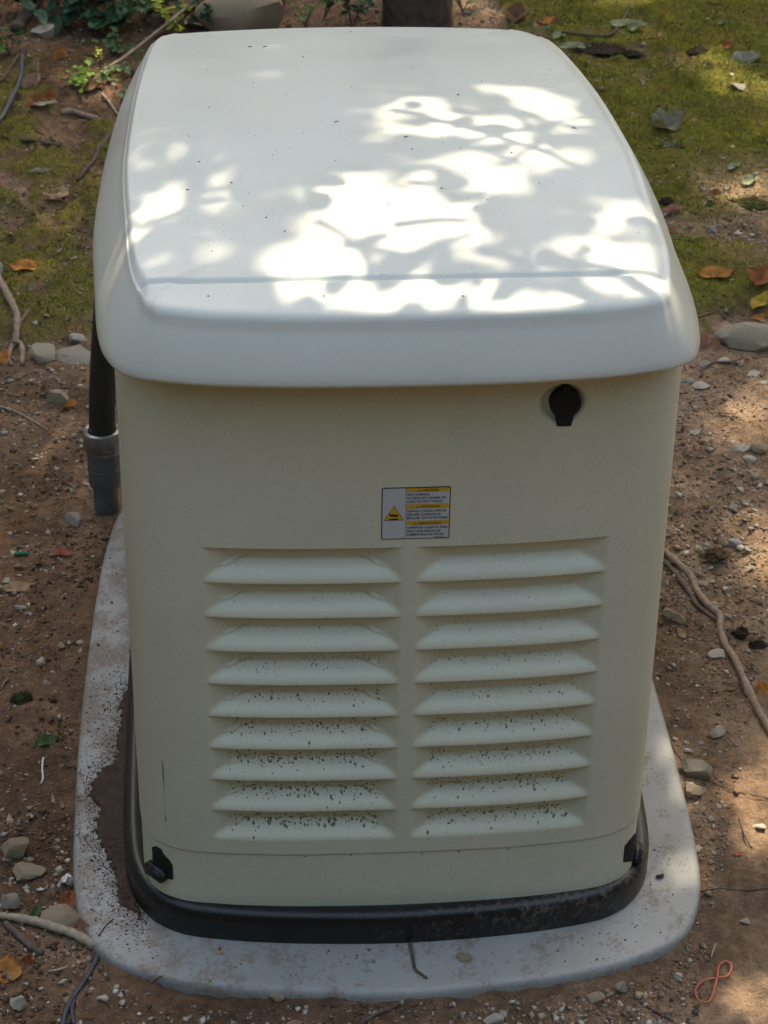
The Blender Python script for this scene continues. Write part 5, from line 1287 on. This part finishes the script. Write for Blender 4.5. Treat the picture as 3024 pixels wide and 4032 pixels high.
crown = link('crown', mkmesh('crown', V, F, False, np.repeat(cc, 6, 0)), tinted('crown_leaf', 0.5, 6, 0.2, 0.0, 0.001, 0.35), tree)
# limbs that carry the crown
for q, (zs_, tx_, ty_, zz, r_) in enumerate(((1.9, -0.9, -1.2, 3.0, 0.035), (2.1, 0.9, -1.6, 3.1, 0.035), (2.2, 0.1, -2.0, 3.15, 0.032), (2.3, 1.3, 0.2, 3.2, 0.03), (2.4, -1.3, 0.6, 3.3, 0.03), (5.4, 0.9, 1.6, 7.4, 0.04), (5.6, -1.2, 0.5, 7.6, 0.04), (6.0, 0.6, -2.4, 7.8, 0.04), (6.2, 2.0, 0.8, 8.0, 0.035))):
    a = TP[np.argmin(np.abs(TP[:, 2] - zs_))]; e = np.array([tx_, ty_, zz])
    P = catmull(np.array([a, a * 0.6 + e * 0.4 + [0, 0, 0.12], a * 0.25 + e * 0.75 + [0.05, 0, 0.1], e]), 6)
    V, F = tube(P, [r_, r_ * 0.25], 8, wob=0.1, seed=q); lb_ = link('limb', mkmesh('limb', V, F), M['bark'], tree)
def twig_over(D0, D1, h, r):
    a = np.array([*uv_of(D0, 'lid'), ref]); b_ = np.array([*uv_of(D1, 'lid'), ref])
    a = a + S * (h - ref) / S[2]; b_ = b_ + S * (h + 0.05 - ref) / S[2]
    mid = (a + b_) / 2 + np.array([0.01, 0.012, 0.01]); V, F = tube(catmull(np.array([a, mid, b_]) - tb_, 6), [r, r * 0.6], 6)
    link('twig', mkmesh('twig', V, F), M['bark'], tree)
for q_ in (((850, 232), (1330, 372), 2.15, 0.009), ((890, 335), (1260, 235), 2.3, 0.008), ((800, 566), (1020, 498), 2.2, 0.009), ((740, 520), (1300, 610), 2.3, 0.008), ((560, 700), (930, 636), 2.2, 0.009),
           ((930, 300), (1160, 350), 2.2, 0.007), ((1180, 535), (1490, 605), 2.15, 0.009), ((1000, 180), (1190, 300), 2.3, 0.007), ((1090, 350), (1200, 262), 2.2, 0.006), ((690, 470), (830, 600), 2.3, 0.007), ((860, 480), (1010, 470), 2.2, 0.010), ((250, 560), (420, 500), 2.3, 0.007), ((300, 470), (470, 410), 2.3, 0.006)): twig_over(*q_)
# unseen loose leaves added to cast crisp leaf shadows on the roof
rl2 = np.random.default_rng(77); lv_, lf_ = [], []
for q_ in range(85):
    D = (rl2.uniform(620, 1450), rl2.uniform(220, 660)) if q_ < 70 else (rl2.uniform(250, 460), rl2.uniform(340, 560))
    uu, vv = uv_of(D, 'lid'); hh = rl2.uniform(2.12, 2.55); P = np.array([uu, vv, ref]) + S * (hh - ref) / S[2]
    L_ = rl2.uniform(0.03, 0.055); a = rl2.uniform(0, 6.28); axx = np.array([math.cos(a), math.sin(a), rl2.normal(0, 0.5)]); ayy = np.array([-math.sin(a), math.cos(a), rl2.normal(0, 0.5)])
    b0 = 6 * len(lv_); lv_.append(np.array([P + L_ * (q[0] * axx + (q[1] - 0.5) * ayy) for q in prof]) - tb_)
    lf_ += [[b0, b0 + 1, b0 + 2], [b0, b0 + 2, b0 + 3], [b0, b0 + 3, b0 + 4], [b0, b0 + 4, b0 + 5]]
lv_ = np.vstack(lv_); link('low_leaves', mkmesh('low_leaves', lv_, lf_, False, np.full((len(lv_), 3), (0.06, 0.115, 0.03))), crown.data.materials[0], tree)['kind'] = 'stuff'

# ------------------------------------------------------------------ unseen woods added round the clearing to dim side light
rw = np.random.default_rng(5); nw = 70000
th = rw.uniform(0, 6.283, nw); open_ = np.clip(np.cos(th + math.pi / 2), -1, 1)                       # 1 on the photographer's side, where the ring is lower to light the front
sunw = np.cos(th - (math.pi / 2 - SUN_AZ)) > 0.76
zz = np.where(open_ > 0.3, 4.1, 7.4) * rw.uniform(0, 1, nw) ** 0.9; rr = 5.6 + 2.4 * rw.random(nw) + 0.8 * np.sin(7 * th) * (zz / 7) + np.where(sunw, 3.6, 0)
cen = np.column_stack([rr * np.cos(th), 0.6 + rr * np.sin(th), zz - 0.02])
a1 = rw.normal(size=(nw, 3)); a1 /= np.linalg.norm(a1, axis=1)[:, None]; a2 = np.cross(a1, rw.normal(size=(nw, 3))); a2 /= np.linalg.norm(a2, axis=1)[:, None]
sz = rw.uniform(0.10, 0.20, (nw, 1)); V = np.stack([cen - a1 * sz, cen + a2 * sz * 0.55, cen + a1 * sz, cen - a2 * sz * 0.55], 1).reshape(-1, 3)
F = np.arange(nw * 4).reshape(-1, 4)
cw = np.array([(0.05, 0.095, 0.028)]) * rw.uniform(0.5, 1.5, (nw, 1))
tag(link('unseen_woods', mkmesh('unseen_woods', V, F, False, np.repeat(cw, 4, 0)), tinted('unseen_woods_leaf', 0.6, 3, 0.2, 0.0, 0.001, 0.25)), 'unseen leafy woods added round the clearing to dim the side light', kind='stuff')
